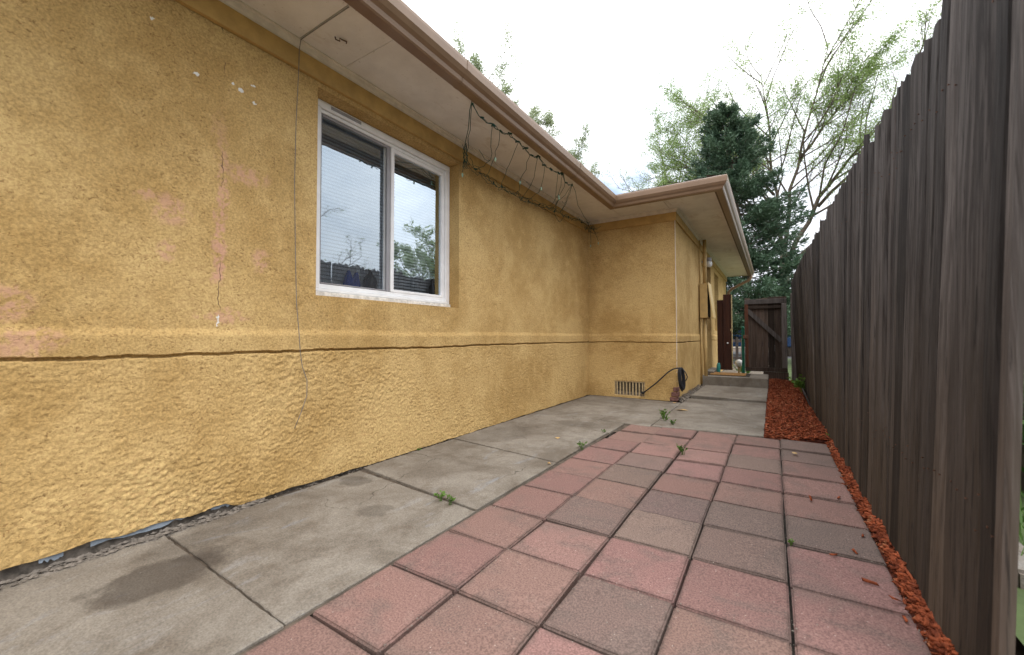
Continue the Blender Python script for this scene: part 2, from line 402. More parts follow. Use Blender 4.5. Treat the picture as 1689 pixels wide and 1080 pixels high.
def vn(u, v, seed=0):
    u = np.asarray(u)+seed*37.17+1000; v = np.asarray(v)+seed*91.7+1000
    iu = np.floor(u).astype(int); iv = np.floor(v).astype(int); fu = u-iu; fv = v-iv
    fu = fu*fu*(3-2*fu); fv = fv*fv*(3-2*fv)
    g = lambda a, b: _tab[a % 512, b % 512]
    return (g(iu, iv)*(1-fu)+g(iu+1, iv)*fu)*(1-fv)+(g(iu, iv+1)*(1-fu)+g(iu+1, iv+1)*fu)*fv
def fbm(u, v, seed=0, oct=4, gain=.5):
    s = 0; a = 1; tot = 0
    for i in range(oct): s = s+a*vn(u*2**i, v*2**i, seed+i); tot += a; a *= gain
    return s/tot

# ------------------------------------------------------------------ the ground
MB().add([(-400, -400, -.09), (400, -400, -.09), (400, 600, -.09), (-400, 600, -.09)], [(0, 1, 2, 3)]).build('ground', 'soil')
tag(bpy.data.objects['ground'], kind='structure')
MB().add([(1.75, -6, -.03), (40, -6, -.03), (40, 9.1, -.03), (1.75, 9.1, -.03)], [(0, 1, 2, 3)]).build('lawn', 'lawn_ground')['kind'] = 'structure'
MB().add([(-40, 9.35, -.028), (40, 9.35, -.028), (40, 19, -.028), (-40, 19, -.028)], [(0, 1, 2, 3)]).build('front_lawn', 'lawn_ground')['kind'] = 'structure'
MB().add([(-200, 19.5, -.06), (200, 19.5, -.06), (200, 27, -.06), (-200, 27, -.06)], [(0, 1, 2, 3)]).build('road', 'asphalt')['kind'] = 'structure'

XW = -1.022; YC = 5.487; X3 = 0.15; YE = 12.42; ZS = 2.45
walk = empty('walkway', (0, 0, 0), kind='structure')
def slab(x0, x1, y0, y1, top, tilt=0.0, skew=0.0, seed=0, skew1=None):
    skew1 = skew if skew1 is None else skew1
    # one poured slab with slightly wandering, worn edges
    n = 40; rr = random.Random(seed); bm = bmesh.new()
    def edge(a, b, amp):
        return [(a[0]+(b[0]-a[0])*k/n+rr.uniform(-amp, amp)*(0 < k < n), a[1]+(b[1]-a[1])*k/n+rr.uniform(-amp, amp)*(0 < k < n)) for k in range(n)]
    ring = edge((x0, y0+skew), (x1, y0), .0022)+edge((x1, y0), (x1, y1), .0022)+edge((x1, y1), (x0, y1+skew1), .0022)+edge((x0, y1+skew1), (x0, y0+skew), .004)
    vs = [bm.verts.new((x, y, top+tilt*(y-y0))) for x, y in ring]
    f = bm.faces.new(vs)
    r = bmesh.ops.extrude_face_region(bm, geom=[f])
    for v in [g for g in r['geom'] if isinstance(g, bmesh.types.BMVert)]: v.co.z -= .09
    bmesh.ops.recalc_face_normals(bm, faces=bm.faces[:])
    top_e = [e for e in bm.edges if all(abs(v.co.z-(top+tilt*(v.co.y-y0))) < 1e-5 for v in e.verts)]
    bmesh.ops.bevel(bm, geom=top_e, offset=.0028, segments=1, affect='EDGES')
    me = bpy.data.meshes.new('slab'); bm.to_mesh(me); bm.free(); me.materials.append(MAT['concrete'])
    o = bpy.data.objects.new('slab', me); COL.objects.link(o); par(o, walk); return o
slab(-.98, -.012, -1.6, -.25, .0, 0, .0, 1)
slab(-.98, -.012, -.24, .655, -.004, .004, .0, 2, .022)
slab(-.975, -.014, .662, 1.555, -.003, .002, .03, 3, .085)
slab(-.994, -.018, 1.562, 2.42, .004, -.003, .12, 4)
slab(-.998, -.020, 2.428, 3.40, .004, 0, .13, 5)
slab(-.997, .22, 3.846, 5.43, .0, 0, .12, 7)
slab(-.998, -.008, 3.408, 3.838, .002, 0, .13, 6)
slab(.230, 1.108, 3.955, 5.93, .002, 0, -.075, 8)
slab(.24, 1.11, 5.955, 7.44, .024, 0, .06, 9)
o = MB().box(.168, 1.118, 7.45, 8.42, -.09, .165).build('step', 'concrete', walk, bevel=.008, seg=2)
MB().box(.155, .30, 8.0, 9.05, .166, .21).build('door_sill', 'concrete', walk, bevel=.006)
MB().box(-.3, 1.3, 9.35, 16, -.09, -.015).build('path', 'concrete', walk)

MB().add([(-.99, -1.6, -.011), (.0, -1.6, -.011), (.0, 3.5, -.011), (.235, 3.86, -.011), (.235, 5.45, -.011), (-.99, 5.45, -.011)], [(0, 1, 2, 3, 4, 5)]).build('joint_dirt', 'soil', walk)
# pavers, each a piece of its own
patio = empty('patio', (0, 0, 0), kind='structure')
pm = bpy.data.meshes.new('paver'); bm = bmesh.new(); bmesh.ops.create_cube(bm, size=1)
for v in bm.verts: v.co = Vector((v.co.x*.2965, v.co.y*.2985, v.co.z*.05-.025))
bmesh.ops.bevel(bm, geom=[e for e in bm.edges if not all(v.co.z < -.04 for v in e.verts)], offset=.0055, segments=3, affect='EDGES')
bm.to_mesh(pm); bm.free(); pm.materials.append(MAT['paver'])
RED, PNK, BRN, GRY, DRK = (.206, .116, .100), (.234, .134, .116), (.185, .110, .092), (.165, .113, .094), (.136, .096, .082)
CELL = {0: [RED, RED, RED, RED, BRN, RED, RED, BRN, RED, RED, RED, RED, RED, BRN, BRN],
        1: [BRN, RED, BRN, RED, RED, BRN, BRN, PNK, GRY, BRN, GRY, GRY, RED, RED, RED],
        2: [RED, BRN, RED, BRN, RED, RED, GRY, RED, GRY, DRK, RED, PNK, PNK, RED, RED],
        3: [BRN, RED, RED, BRN, BRN, RED, BRN, RED, GRY, DRK, BRN, RED, GRY, RED, BRN],
        4: [RED, BRN, RED, RED, BRN, RED, RED, RED, RED, DRK, RED, RED, BRN, GRY, GRY]}
# distance of each row joint, per column (columns creep apart)
CX = [.150, .452, .758, 1.062, 1.365]; Y0 = [1.343, 1.350, 1.352, 1.352, 1.352]; PITCH = [.3045, .3075, .3085, .3095, .3100]
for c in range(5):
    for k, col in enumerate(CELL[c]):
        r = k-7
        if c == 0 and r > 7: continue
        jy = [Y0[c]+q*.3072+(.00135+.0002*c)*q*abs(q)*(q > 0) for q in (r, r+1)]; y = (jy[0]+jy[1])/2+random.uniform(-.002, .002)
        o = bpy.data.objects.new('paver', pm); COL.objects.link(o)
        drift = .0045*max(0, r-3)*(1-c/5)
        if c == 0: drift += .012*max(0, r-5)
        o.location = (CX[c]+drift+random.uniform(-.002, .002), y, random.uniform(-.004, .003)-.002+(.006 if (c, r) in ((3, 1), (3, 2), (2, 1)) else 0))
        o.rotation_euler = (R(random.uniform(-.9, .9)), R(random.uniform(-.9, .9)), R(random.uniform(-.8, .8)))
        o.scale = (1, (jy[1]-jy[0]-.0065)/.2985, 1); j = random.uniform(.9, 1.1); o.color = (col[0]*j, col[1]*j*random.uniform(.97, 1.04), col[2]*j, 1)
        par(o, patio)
MB().add([(-.02, -1, -.034), (1.54, -1, -.034), (1.54, 4.05, -.034), (-.02, 4.05, -.034)], [(0, 1, 2, 3)]).build('bedding_sand', 'dark_soil', patio)

# ------------------------------------------------------------------ the house
house = empty('house', (XW, 3.0, 0), 'ochre yellow stucco house with brown gutters and a stepped corner', 'house')
ZA = np.concatenate([np.arange(0, .72, .0055), np.arange(.72, .766, .0032), np.arange(.768, .9, .006), np.arange(.9, 2.452, .0085)])
def wall_sheet(name, o0, ud, n, u0, u1, du, mat, holes=(), zb=None, coarse=1.0, seed=0, ext0=False, ext1=False, fine=None):
    ua = np.concatenate([np.arange(u0, fine[0], du*2), np.arange(fine[0], fine[1], du), np.arange(fine[1], u1-.004, du*2)]) if fine else np.arange(u0, u1, du)
    for h in holes: ua = ua[(abs(ua-h[0]) > du*.6) & (abs(ua-h[1]) > du*.6)]
    ua = np.sort(np.concatenate([ua, [u1]]+[[h[0], h[1]] for h in holes]))
    za = ZA.copy()
    for h in holes: za = za[(abs(za-h[2]) > .005) & (abs(za-h[3]) > .005)]
    za = np.sort(np.concatenate([za, [2.452]]+[[h[2], h[3]] for h in holes])); za = np.unique(za)
    U, Z = np.meshgrid(ua, za)
    bot = zb(ua) if zb is not None else np.zeros_like(ua)+.004
    B = np.broadcast_to(bot, U.shape)
    Zm = np.where(Z < .3, B+(Z/.3)*(.3-B), Z)
    rag = (fbm(U*9, U*0, seed+5, 4)-.5)*.016+(fbm(U*1.2, U*0, seed+8, 2)-.5)*.014
    zz = Zm+rag
    sm = lambda a, b, x: np.clip((x-a)/(b-a), 0, 1)**2*(3-2*np.clip((x-a)/(b-a), 0, 1))
    prof = np.where(zz < .737, .013, np.where(zz < .750, -.014, .015*(1-sm(.825, .865, zz))))
    low = 1-sm(.72, .76, zz)
    warp = (fbm(U*11, Zm*11, seed+11, 2)-.5)*1.6
    n1 = fbm(U*64+warp, Zm*84+U*16+warp, seed, 3, .6)    # thrown-on dabs
    n2 = fbm(U*75+warp*2, Zm*95, seed+20, 2, .6)
    n3 = vn(U*120, Zm*120, seed+30)
    amp = (.55+.45*sm(.35, .65, fbm(U*1.6, Zm*2.2, seed+40, 2)))*(1-.25*sm(1.2, 3.5, U))
    d_low = (sm(.44, .53, n1)*.0033+sm(.46, .58, n2)*.0026+(n3-.5)*.0030)*coarse*amp
    hole = sm(.60, .74, fbm(U*40+warp*2, Zm*52-warp, seed+75, 2, .6))*sm(.35, .6, fbm(U*4, Zm*4, seed+77, 2))
    d_up = (fbm(U*3, Zm*3, seed+60, 3)-.5)*.008+(n2-.5)*.0016+(fbm(U*17, Zm*17, seed+70, 2)-.5)*.0022-hole*.0026+(n3-.5)*.0010
    wave = (fbm(U*1.1, Zm*1.1, seed+90, 2)-.5)*.014
    disp = prof+low*d_low+(1-low)*d_up+wave*.6
    Uo = U.copy()
    for h in holes:
        edge = (U >= h[0]-1e-6) & (U <= h[1]+1e-6) & (Z >= h[2]-1e-6) & (Z <= h[3]+1e-6)
        disp = np.where(edge, 0.0, disp)
    if ext1: Uo[:, -1] = u1+prof[:, -1]
    if ext0: Uo[:, 0] = u0-prof[:, 0]
    o0 = np.array(o0); ud = np.array(ud); n = np.array(n)
    V = o0+Uo[..., None]*ud+disp[..., None]*n+Zm[..., None]*np.array([0, 0, 1.])
    nz, nu = U.shape
    i = np.arange(nz*nu).reshape(nz, nu)
    F = np.stack([i[:-1, :-1], i[:-1, 1:], i[1:, 1:], i[1:, :-1]], -1)
    keep = np.ones((nz-1, nu-1), bool)
    uc = (U[:-1, :-1]+U[:-1, 1:])/2; zc = (Z[:-1, :-1]+Z[1:, :-1])/2
    for h in holes: keep &= ~((uc > h[0]) & (uc < h[1]) & (zc > h[2]) & (zc < h[3]))
    return npmesh(name, V.reshape(-1, 3), F[keep], mat, house, smooth=True)
WIN = (1.37, 2.637, 1.06, 2.27)
def zb_main(u):
    z = .004+.022*(fbm(u*7, u*0, 3, 4)-.40)+.014*(fbm(u*1.7, u*0, 4, 2)-.5)
    left = np.clip((.98-u)/.06, 0, 1)                    # plaster broken away left of the crack
    return np.maximum(.004, z+left*(.034+.05*(fbm(u*5, u*0, 6, 3)-.5)))
wall_sheet('wall', (XW, 0, 0), (0, 1, 0), (1, 0, 0), -1.6, YC+.05, .0058, 'stucco_marked', [WIN], zb_main, 1.0, 0, fine=(.15, 3.2))
wall_sheet('wall', (0, YC, 0), (1, 0, 0), (0, -1, 0), XW-.05, X3, .0105, 'stucco', [(-.636, -.245, .035, .215)], None, .55, 200, ext1=True)
DOOR = (8.02, 9.1, .02, 2.2); W2 = (9.7, 10.5, .95, 2.2)
wall_sheet('wall', (X3, 0, 0), (0, 1, 0), (1, 0, 0), YC, YE, .016, 'stucco', [DOOR, W2], None, .7, 400, ext0=True)
# corner bead, bricks showing at the corner foot
MB().tube([(X3+.008, YC-.008, .25), (X3+.012, YC-.012, .7), (X3+.012, YC-.008, 1.2), (X3+.006, YC-.006, 1.9), (X3+.005, YC-.005, 2.4)], .004, 6).build('corner_bead', 'moulding_paint', house)
for k in range(3):
    a = .004*(k % 2)
    MB().box(.075+.02*k-a, X3+.022+a, YC-.024-a, YC+.09, .004+k*.062, .058+k*.062).build('brick', 'brick', house, bevel=.006)
# closing walls and ends of the house
MB().box(-5.6, -5.5, -1.6, YE, -.05, 2.5).build('rear_wall', 'stucco', house)
MB().box(-5.5, XW-.001, -1.7, -1.603, -.05, 2.5).build('end_wall', 'stucco', house)
MB().box(-5.5, X3-.004, YE-.1, YE-.002, -.05, 2.5).build('end_wall', 'stucco', house)
MB().box(XW-.06, XW-.006, -1.6, YC, -.08, .10).build('foundation', 'foundation', house)
MB().box(XW-.02, X3-.004, YC+.004, YC+.05, -.08, .08).build('foundation', 'foundation', house)
MB().box(X3-.05, X3-.002, YC+.05, YE, -.08, .08).build('foundation', 'foundation', house)
# old blue paint left on the foundation where the plaster broke away
pb = MB()
for (a, b) in ((.34, .40), (.47, .80), (.86, .97)):
    n = 14; top = []; bt = []
    for k in range(n+1):
        y = a+(b-a)*k/n
        top.append((XW+.004, y, .098)); bt.append((XW+.009, y, .012+.014*random.random()+.02*abs(k-n/2)/n))
    pb.add(top+bt, [(k, k+1, n+2+k, n+1+k) for k in range(n)])
pb.build('old_paint_strip', 'old_blue_paint', house)
# rubble and dirt in the gap at the wall foot
dirt = empty('dirt_gap', (XW+.03, 1, 0), kind='structure')
MB().add([(XW-.02, -1.6, -.012), (XW+.075, -1.6, -.02), (XW+.06, YC, -.02), (XW-.02, YC, -.004)], [(0, 1, 2, 3)]).build('soil_strip', 'soil', dirt)
MB().add([(XW, YC-.075, -.02), (X3+.1, YC-.075, -.02), (X3+.1, YC+.01, -.004), (XW, YC+.01, -.004)], [(0, 1, 2, 3)]).build('soil_strip', 'soil', dirt)
MB().add([(X3-.02, YC-.1, -.006), (X3+.13, YC-.1, -.02), (X3+.13, 7.45, -.01), (X3-.02, 7.45, .0)], [(0, 1, 2, 3)]).build('soil_strip', 'soil', dirt)
def pebble(mb, c, s):
    vs = []; 
    for (x, y, z) in ((1,0,0),(-1,0,0),(0,1,0),(0,-1,0),(0,0,1),(0,0,-1)):
        k = random.uniform(.6, 1.2)*s; vs.append((c[0]+x*k, c[1]+y*k*1.3, c[2]+z*k*.6))
    mb.add(vs, [(0,2,4),(2,1,4),(1,3,4),(3,0,4),(2,0,5),(1,2,5),(3,1,5),(0,3,5)])
pb = MB()
for k in range(1500):
    y = random.uniform(.1, YC-.1) if random.random() < .45 else random.uniform(.1, 1.1)
    w = .05 if y > 1 else .075
    pebble(pb, (XW+random.uniform(.005, w), y, random.uniform(-.012, .006)), random.choice([.003, .004, .006, .009, .013] if y < 1.1 else [.003, .004, .006]))
for k in range(160): pebble(pb, (X3+random.uniform(.01, .10), random.uniform(YC, 7.4), random.uniform(-.008, .015)), random.choice([.006, .009, .016, .02]))
for k in range(120): pebble(pb, (random.uniform(XW, X3), YC-random.uniform(.01, .06), random.uniform(-.012, .004)), random.choice([.004, .006, .01]))
tag(pb.build('rubble', 'rubble', dirt), kind='stuff')
pb = MB()
for k in range(1500):
    if random.random() < .55:
        c = random.choice([0, .301, .605, .910, 1.213, 1.513]); x, y = c+random.gauss(0, .012), random.uniform(.3, 3.9)
    else: x, y = random.uniform(-.95, 1.5), random.uniform(.3, 5.4)
    pebble(pb, (x, y, .0025 if x > 0 else .004), random.choice([.0012, .0016, .002, .003]))
tag(pb.build('grit', 'rubble'), 'loose grit scattered over slabs and pavers', 'grit', kind='stuff')
# small concrete fillet at the foot of the far corner
fm = MB(); n = 30
for k in range(n):
    y0 = YC-.02+(7.3-YC)*k/n; y1 = YC-.02+(7.3-YC)*(k+.97)/n
    h = .035+.03*random.random(); fm.add([(X3+.01, y0, h), (X3+.01, y1, h*.9), (X3+.055+.03*random.random(), y1, .0), (X3+.055+.03*random.random(), y0, .0)], [(0, 3, 2, 1)])
fm.build('mortar_fillet', 'foundation', house)

# window
win = empty('window', (XW-.1, 2.0, 1.06)); par(win, house)
win.matrix_parent_inverse = Matrix.Identity(4); win.location = (-.1, -1.0, 1.06); win.rotation_euler = (0, 0, 0)
def wpar(o):
    o.parent = win; o.matrix_parent_inverse = Matrix.Translation((-(XW-.1), -2.0, -1.06)); return o
def wbox(name, mat, x0, x1, y0, y1, z0, z1, bv=.003):
    return wpar(MB().box(XW-.1+x0, XW-.1+x1, y0, y1, z0, z1).build(name, mat, bevel=bv))
y0, y1, z0, z1 = WIN
rv = MB(); D = .315
rv.add([(XW, y0, z1), (XW, y1, z1), (XW-D, y1, z1), (XW-D, y0, z1)], [(0, 1, 2, 3)])
rv.add([(XW, y1, z0), (XW, y1, z1), (XW-D, y1, z1), (XW-D, y1, z0)], [(0, 3, 2, 1)])
rv.add([(XW, y0, z0), (XW, y0, z1), (XW-D, y0, z1), (XW-D, y0, z0)], [(0, 1, 2, 3)])
rv.add([(XW, y0, z0), (XW, y1, z0), (XW-D, y1, z0), (XW-D, y0, z0)], [(0, 3, 2, 1)])
wpar(rv.build('reveal', 'stucco'))
fz0, fz1 = z0+.002, z1-.002; fy0, fy1 = y0+.002, y1-.002
wbox('frame_rail', 'vinyl', -.07, .0, fy0, fy1, fz1-.045, fz1)          # head
wbox('frame_rail', 'vinyl_dirty', -.07, .012, fy0, fy1, fz0, fz0+.032)  # sill
wbox('frame_rail', 'vinyl', -.07, .002, fy0+.003, fy1-.003, fz0+.034, fz0+.052)
wbox('frame_rail', 'vinyl', -.07, -.018, fy0+.003, fy1-.003, fz0+.054, fz0+.082)
wbox('frame_stile', 'vinyl', -.07, -.001, fy1-.048, fy1, fz0+.0525, fz1-.046)
wbox('frame_stile', 'vinyl', -.07, -.001, fy0, fy0+.085, fz0+.0525, fz1-.046)
wbox('frame_rail', 'vinyl', -.068, -.014, fy0+.086, fy1-.049, fz1-.068, fz1-.047)
iz0, iz1 = fz0+.083, fz1-.069; ya, ym, yb = fy0+.086, 2.012, fy1-.049
# fixed right-hand sash
wbox('sash_stile', 'vinyl', -.045, -.012, ym+.0, ym+.030, iz0, iz1)
wbox('sash_stile', 'vinyl', -.045, -.016, yb-.034, yb-.001, iz0, iz1)
wbox('sash_rail', 'vinyl', -.045, -.017, ym+.031, yb-.035, iz1-.028, iz1)
wbox('sash_rail', 'vinyl', -.045, -.017, ym+.031, yb-.035, iz0, iz0+.020)
def pane(x, a, c, e0, e1): return wpar(MB().add([(XW-.1+x, a, e0), (XW-.1+x, c, e0), (XW-.1+x, c, e1), (XW-.1+x, a, e1)], [(0, 1, 2, 3)]).build('pane', 'glass'))
pane(-.034, ym+.029, yb-.033, iz0+.019, iz1-.027)
# left-hand sliding sash behind an insect screen
wbox('sash_stile', 'vinyl', -.066, -.046, ym-.030, ym+.012, iz0, iz1)
pane(-.058, ya, ym-.031, iz0, iz1)
wbox('screen_stile', 'grey_aluminium', -.034, -.018, ym-.034, ym-.004, iz0+.001, iz1-.001)
wbox('screen_stile', 'grey_aluminium', -.034, -.018, ya+.001, ya+.016, iz0+.001, iz1-.001)
wbox('screen_rail', 'grey_aluminium', -.034, -.018, ya+.017, ym-.035, iz1-.018, iz1-.001)
wbox('screen_rail', 'grey_aluminium', -.034, -.018, ya+.017, ym-.035, iz0+.001, iz0+.010)
wpar(MB().add([(XW-.1-.026, ya+.01, iz0), (XW-.1-.026, ym-.01, iz0), (XW-.1-.026, ym-.01, iz1), (XW-.1-.026, ya+.01, iz1)], [(0, 1, 2, 3)]).build('insect_screen', 'insect_screen'))
wbox('label_strip', 'grey_aluminium', .0005, .003, 1.52, 1.74, fz1-.030, fz1-.012, 0)
# dark room behind
rm = MB(); X0, X1 = -4.2, XW-.31
q = [(X0, .4), (X0, 4.4), (X1, 4.4), (X1, .4)]
rm.add([(x, y, .3) for x, y in q]+[(x, y, 2.43) for x, y in q], [(0, 1, 2, 3), (7, 6, 5, 4), (0, 4, 5, 1), (1, 5, 6, 2), (3, 7, 4, 0)])
rm.add([(X1, .4, .3), (X1, 1.30, .3), (X1, 1.30, 2.43), (X1, .4, 2.43), (X1, 2.70, .3), (X1, 4.4, .3), (X1, 4.4, 2.43), (X1, 2.70, 2.43), (X1, 1.3, z0+.02), (X1, 2.7, z0+.02), (X1, 2.7, .3), (X1, 1.3, 2.30), (X1, 2.7, 2.30)],
       [(0, 1, 2, 3), (4, 5, 6, 7), (1, 10, 9, 8), (11, 12, 7, 2)])
rm.build('room', 'interior_paint', house)
wbox('inner_sill', 'vinyl', -.30, -.071, y0-.02, y1+.02, z0+.035, z0+.09)
# blind and the things on the inner sill
bl = empty('window_blind', (XW-.28, 2, 1.1), 'pale horizontal slat blind hanging behind the sliding window', 'blind')
b = MB()
for k in range(46):
    z = 1.165+k*.0245; b.add([(XW-.284, 1.33, z+.011), (XW-.284, 2.68, z+.011), (XW-.271, 2.68, z-.009), (XW-.271, 1.33, z-.009)], [(0, 1, 2, 3)])
tag(b.build('slats', 'blind_slat', bl), kind='stuff')
MB().box(XW-.30, XW-.265, 1.33, 2.68, 2.285, 2.31).build('headrail', 'blind_slat', bl)
SX = XW-.214; SZ = z0+.0905
b = MB()
n = 24; prof = [(0, .0), (.0, .012), (.018, .075), (.036, .108), (.045, .100), (.060, .060), (.074, .062), (.092, .098), (.100, .104), (.110, .085), (.122, .03), (.124, 0)]
vs = [(SX+dx, 1.70+u, SZ+.0+z*1.12) for dx in (.012, -.012) for u, z in prof]; m = len(prof)
b.add(vs, [tuple(range(m)), tuple(range(2*m-1, m-1, -1))]+[(i, m+i, m+i+1, i+1) for i in range(m-1)])
tag(b.build('ornament', 'blue_glass'), 'blue two-peaked ornament on the sill inside the left pane', 'ornament')
bt = MB().lathe([(.044, 0), (.047, .01), (.047, .07), (.040, .092), (.018, .115), (.0145, .13), (.0145, .185), (.018, .187), (.018, .20), (.012, .20)], (SX, 1.915, SZ), 20).build('bottle', 'dark_bottle_glass', smooth=True)
tag(bt, 'dark long-necked bottle on the sill inside the left pane', 'bottle')
tag(MB().lathe([(.02, 0), (.036, .006), (.045, .016), (.040, .016)], (SX, 2.25, SZ+.004), 18).build('dish', 'dish', smooth=True), 'small dark dish on the sill inside the right pane', 'dish')
tag(MB().lathe([(.026, 0), (.028, .01), (.028, .085), (.012, .12), (.011, .155), (.013, .16)], (SX, 2.545, SZ), 16).build('bottle', 'dark_bottle_glass', smooth=True), 'small dark bottle at the far end of the right pane', 'bottle')

# eaves: swept profiles along the wall line and the eave line
EAVE = [(-.53, -2.2), (-.53, 4.96), (.66, 4.96), (.66, 12.5)]
WALL = [(XW, -1.6), (XW, YC), (X3, YC), (X3, YE)]
def sweep(name, path, prof, mat, parent=house, closed=True, smooth=False, segs=(0, 1, 2), e0=0, e1=0):
    N = [Vector((1, 0)), Vector((0, -1)), Vector((1, 0))]; out = []
    for s in segs:
        b = MB(); ring = []
        for j in (s, s+1):
            P = Vector(path[j]); ns = [N[k] for k in (j-1, j) if 0 <= k <= 2]
            o2 = ns[0] if len(ns) == 1 else ns[0]+ns[1]
            ring.append([(P.x+o2.x*d, P.y+o2.y*d, z) for d, z in prof])
        m = len(prof); b.v = [tuple(v) for r in ring for v in r]
        rngk = range(m) if closed else range(m-1)
        b.f = [(k, (k+1) % m, m+(k+1) % m, m+k) for k in rngk]
        if closed: b.f += [tuple(range(m-1, -1, -1)), tuple(range(m, 2*m))]
        out.append(b.build(name, mat, parent, smooth))
    return out
sweep('frieze_board', WALL, [(.003, 2.30), (.022, 2.302), (.024, 2.405), (.003, 2.405)], 'frieze_paint')
sweep('moulding', WALL, [(.003, 2.406), (.020, 2.406), (.026, 2.418), (.034, 2.424), (.040, 2.436), (.052, 2.440), (.052, 2.4515), (.003, 2.4515)], 'moulding_paint')
sweep('fascia', EAVE, [(.004, 2.425), (.026, 2.425), (.026, 2.56), (.004, 2.56)], 'fascia_paint')
gp = [(.028, 2.535), (.028, 2.402), (.092, 2.400), (.100, 2.408), (.108, 2.430), (.126, 2.446), (.142, 2.470), (.146, 2.510), (.146, 2.528), (.138, 2.534), (.131, 2.530), (.131, 2.522), (.138, 2.518), (.138, 2.474), (.122, 2.452), (.102, 2.434), (.094, 2.412), (.034, 2.410), (.034, 2.535)]
sweep('gutter', EAVE, gp, 'gutter_paint')
for y_ in (1.95, 3.72):                                              # slip joints
    b = MB(); pr = [(d+(.0025 if d > .03 else 0), z-(.0025 if z < 2.44 else 0)) for d, z in gp[1:10]]; m = len(pr)
    b.add([(-.53+d, yy, z) for yy in (y_, y_+.035) for d, z in pr], [(k, k+1, m+k+1, m+k) for k in range(m-1)]); b.build('gutter_joint', 'gutter_paint', house)
MB().box(-.502, .628, 4.938, 4.957, 2.416, 2.449).build('trim_strip', 'white_paint', house, bevel=.002)
def soff(x0, x1, y0, y1, dz=0):
    MB().box(x0+.0022, x1-.0022, y0+.0022, y1-.0022, ZS+dz, ZS+.012+dz).build('soffit_panel', 'soffit_paint', house)
ex = -.522
soff(XW, ex, -1.6, 1.232); soff(XW, ex, 1.232, 1.512, -.002); soff(XW, ex, 1.512, 3.95); soff(XW, ex, 3.95, YC)
soff(ex, .10, 4.965, YC); soff(.10, .664, 4.965, 5.43, -.001); soff(.15, .664, 5.43, 7.42); soff(.15, .664, 7.42, 9.75); soff(.15, .664, 9.75, YE)
MB().box(.15, .66, YE, YE+.02, 2.43, 2.55).build('end_trim', 'moulding_paint', house)
# roof: low slopes with a valley and a hip
roof = MB(); L = 4.9; s = .2; e = 2.545; A = -.45; B = .745; Y = 4.875
for zz, fl in ((0, 1), (-.03, -1)):
    for qd in ([(A, -2.2), (A, Y), (A-L, Y+L), (A-L, -2.2)], [(A, Y), (B, Y), (B-L, Y+L), (A-L, Y+L)], [(B, Y), (B, 12.6), (B-L, 12.6), (B-L, Y+L)]):
        h = [0, 0, s*L, s*L]
        roof.add([(x, y, e+zz+hh) for (x, y), hh in zip(qd, h)], [(0, 1, 2, 3)])
# drip edge
roof.add([(A, -2.2, e), (A, Y, e), (A, Y, e-.03), (A, -2.2, e-.03), (B, Y, e), (B, Y, e-.03), (B, 12.6, e), (B, 12.6, e-.03)], [(0, 1, 2, 3), (1, 4, 5, 2), (4, 6, 7, 5)])
rf = roof.build('roof', 'shingle', house)
b = MB(); rr = random.Random(3)                                      # lowest course of shingles
def tabs(p0, p1, nrm, up):
    p0 = Vector(p0); p1 = Vector(p1); Ld = (p1-p0).length; d = (p1-p0)/Ld; x = 0
    while x < Ld-.02:
        w = min(.24*rr.uniform(.7, 1.1), Ld-x); o1 = rr.uniform(0, .014)
        a = p0+d*(x+.004)+nrm*o1; c = p0+d*(x+w-.004)+nrm*o1
        u_ = up*.16; z_ = Vector((0, 0, .006))
        b.add([a+z_, c+z_, c+u_+z_, a+u_+z_, a, c], [(0, 1, 2, 3), (4, 5, 1, 0)]); x += w
tabs((A+.01, -2.2, e+.003), (A+.01, Y, e+.003), Vector((1, 0, 0)), Vector((-1, 0, s)))
tabs((A, Y-.01, e+.003), (B, Y-.01, e+.003), Vector((0, -1, 0)), Vector((0, 1, s)))
tabs((B+.01, Y, e+.003), (B+.01, 12.6, e+.003), Vector((1, 0, 0)), Vector((-1, 0, s)))
o = b.build('shingle_course', 'shingle'); o.parent = rf
# side wall: door and small window in their recesses
for h, nm in ((DOOR, 'door'), (W2, 'side_window')):
    b = MB(); a0, a1, c0, c1 = h; d = .14
    b.add([(X3, a1, c0), (X3, a1, c1), (X3-d, a1, c1), (X3-d, a1, c0), (X3, a0, c0), (X3, a0, c1), (X3-d, a0, c1), (X3-d, a0, c0)],
          [(0, 3, 2, 1), (4, 5, 6, 7), (1, 2, 6, 5), (0, 4, 7, 3)])
    b.build('side_reveal', 'stucco', house)
dr = MB().box(X3-.16, X3-.115, 8.022, 9.098, .17, 2.198).build('door', 'red_brown_wood', house, bevel=.003)
for (a, c) in ((.3, 1.0), (1.15, 2.05)): MB().box(X3-.118, X3-.108, 8.2, 8.92, a, c).build('door_panel', 'red_brown_wood', dr, bevel=.006)
for q in dr.children: q.matrix_parent_inverse = Matrix.Identity(4)
sw = MB().box(X3-.15, X3-.11, 9.702, 10.498, .952, 2.198).build('window', 'vinyl', house, bevel=.003)
q = MB().box(X3-.112, X3-.106, 9.76, 10.44, 1.01, 2.14).build('pane', 'car_glass'); q.parent = sw
# downspout at the far end
MB().tube([(.74, 12.30, 2.42), (.74, 12.30, 2.36), (.70, 12.31, 2.30), (.30, 12.37, 2.10), (.215, 12.375, 2.02), (.205, 12.375, 1.9), (.205, 12.375, .15), (.24, 12.37, .06)], .038, 10).build('downspout', 'gutter_paint', house, smooth=True)
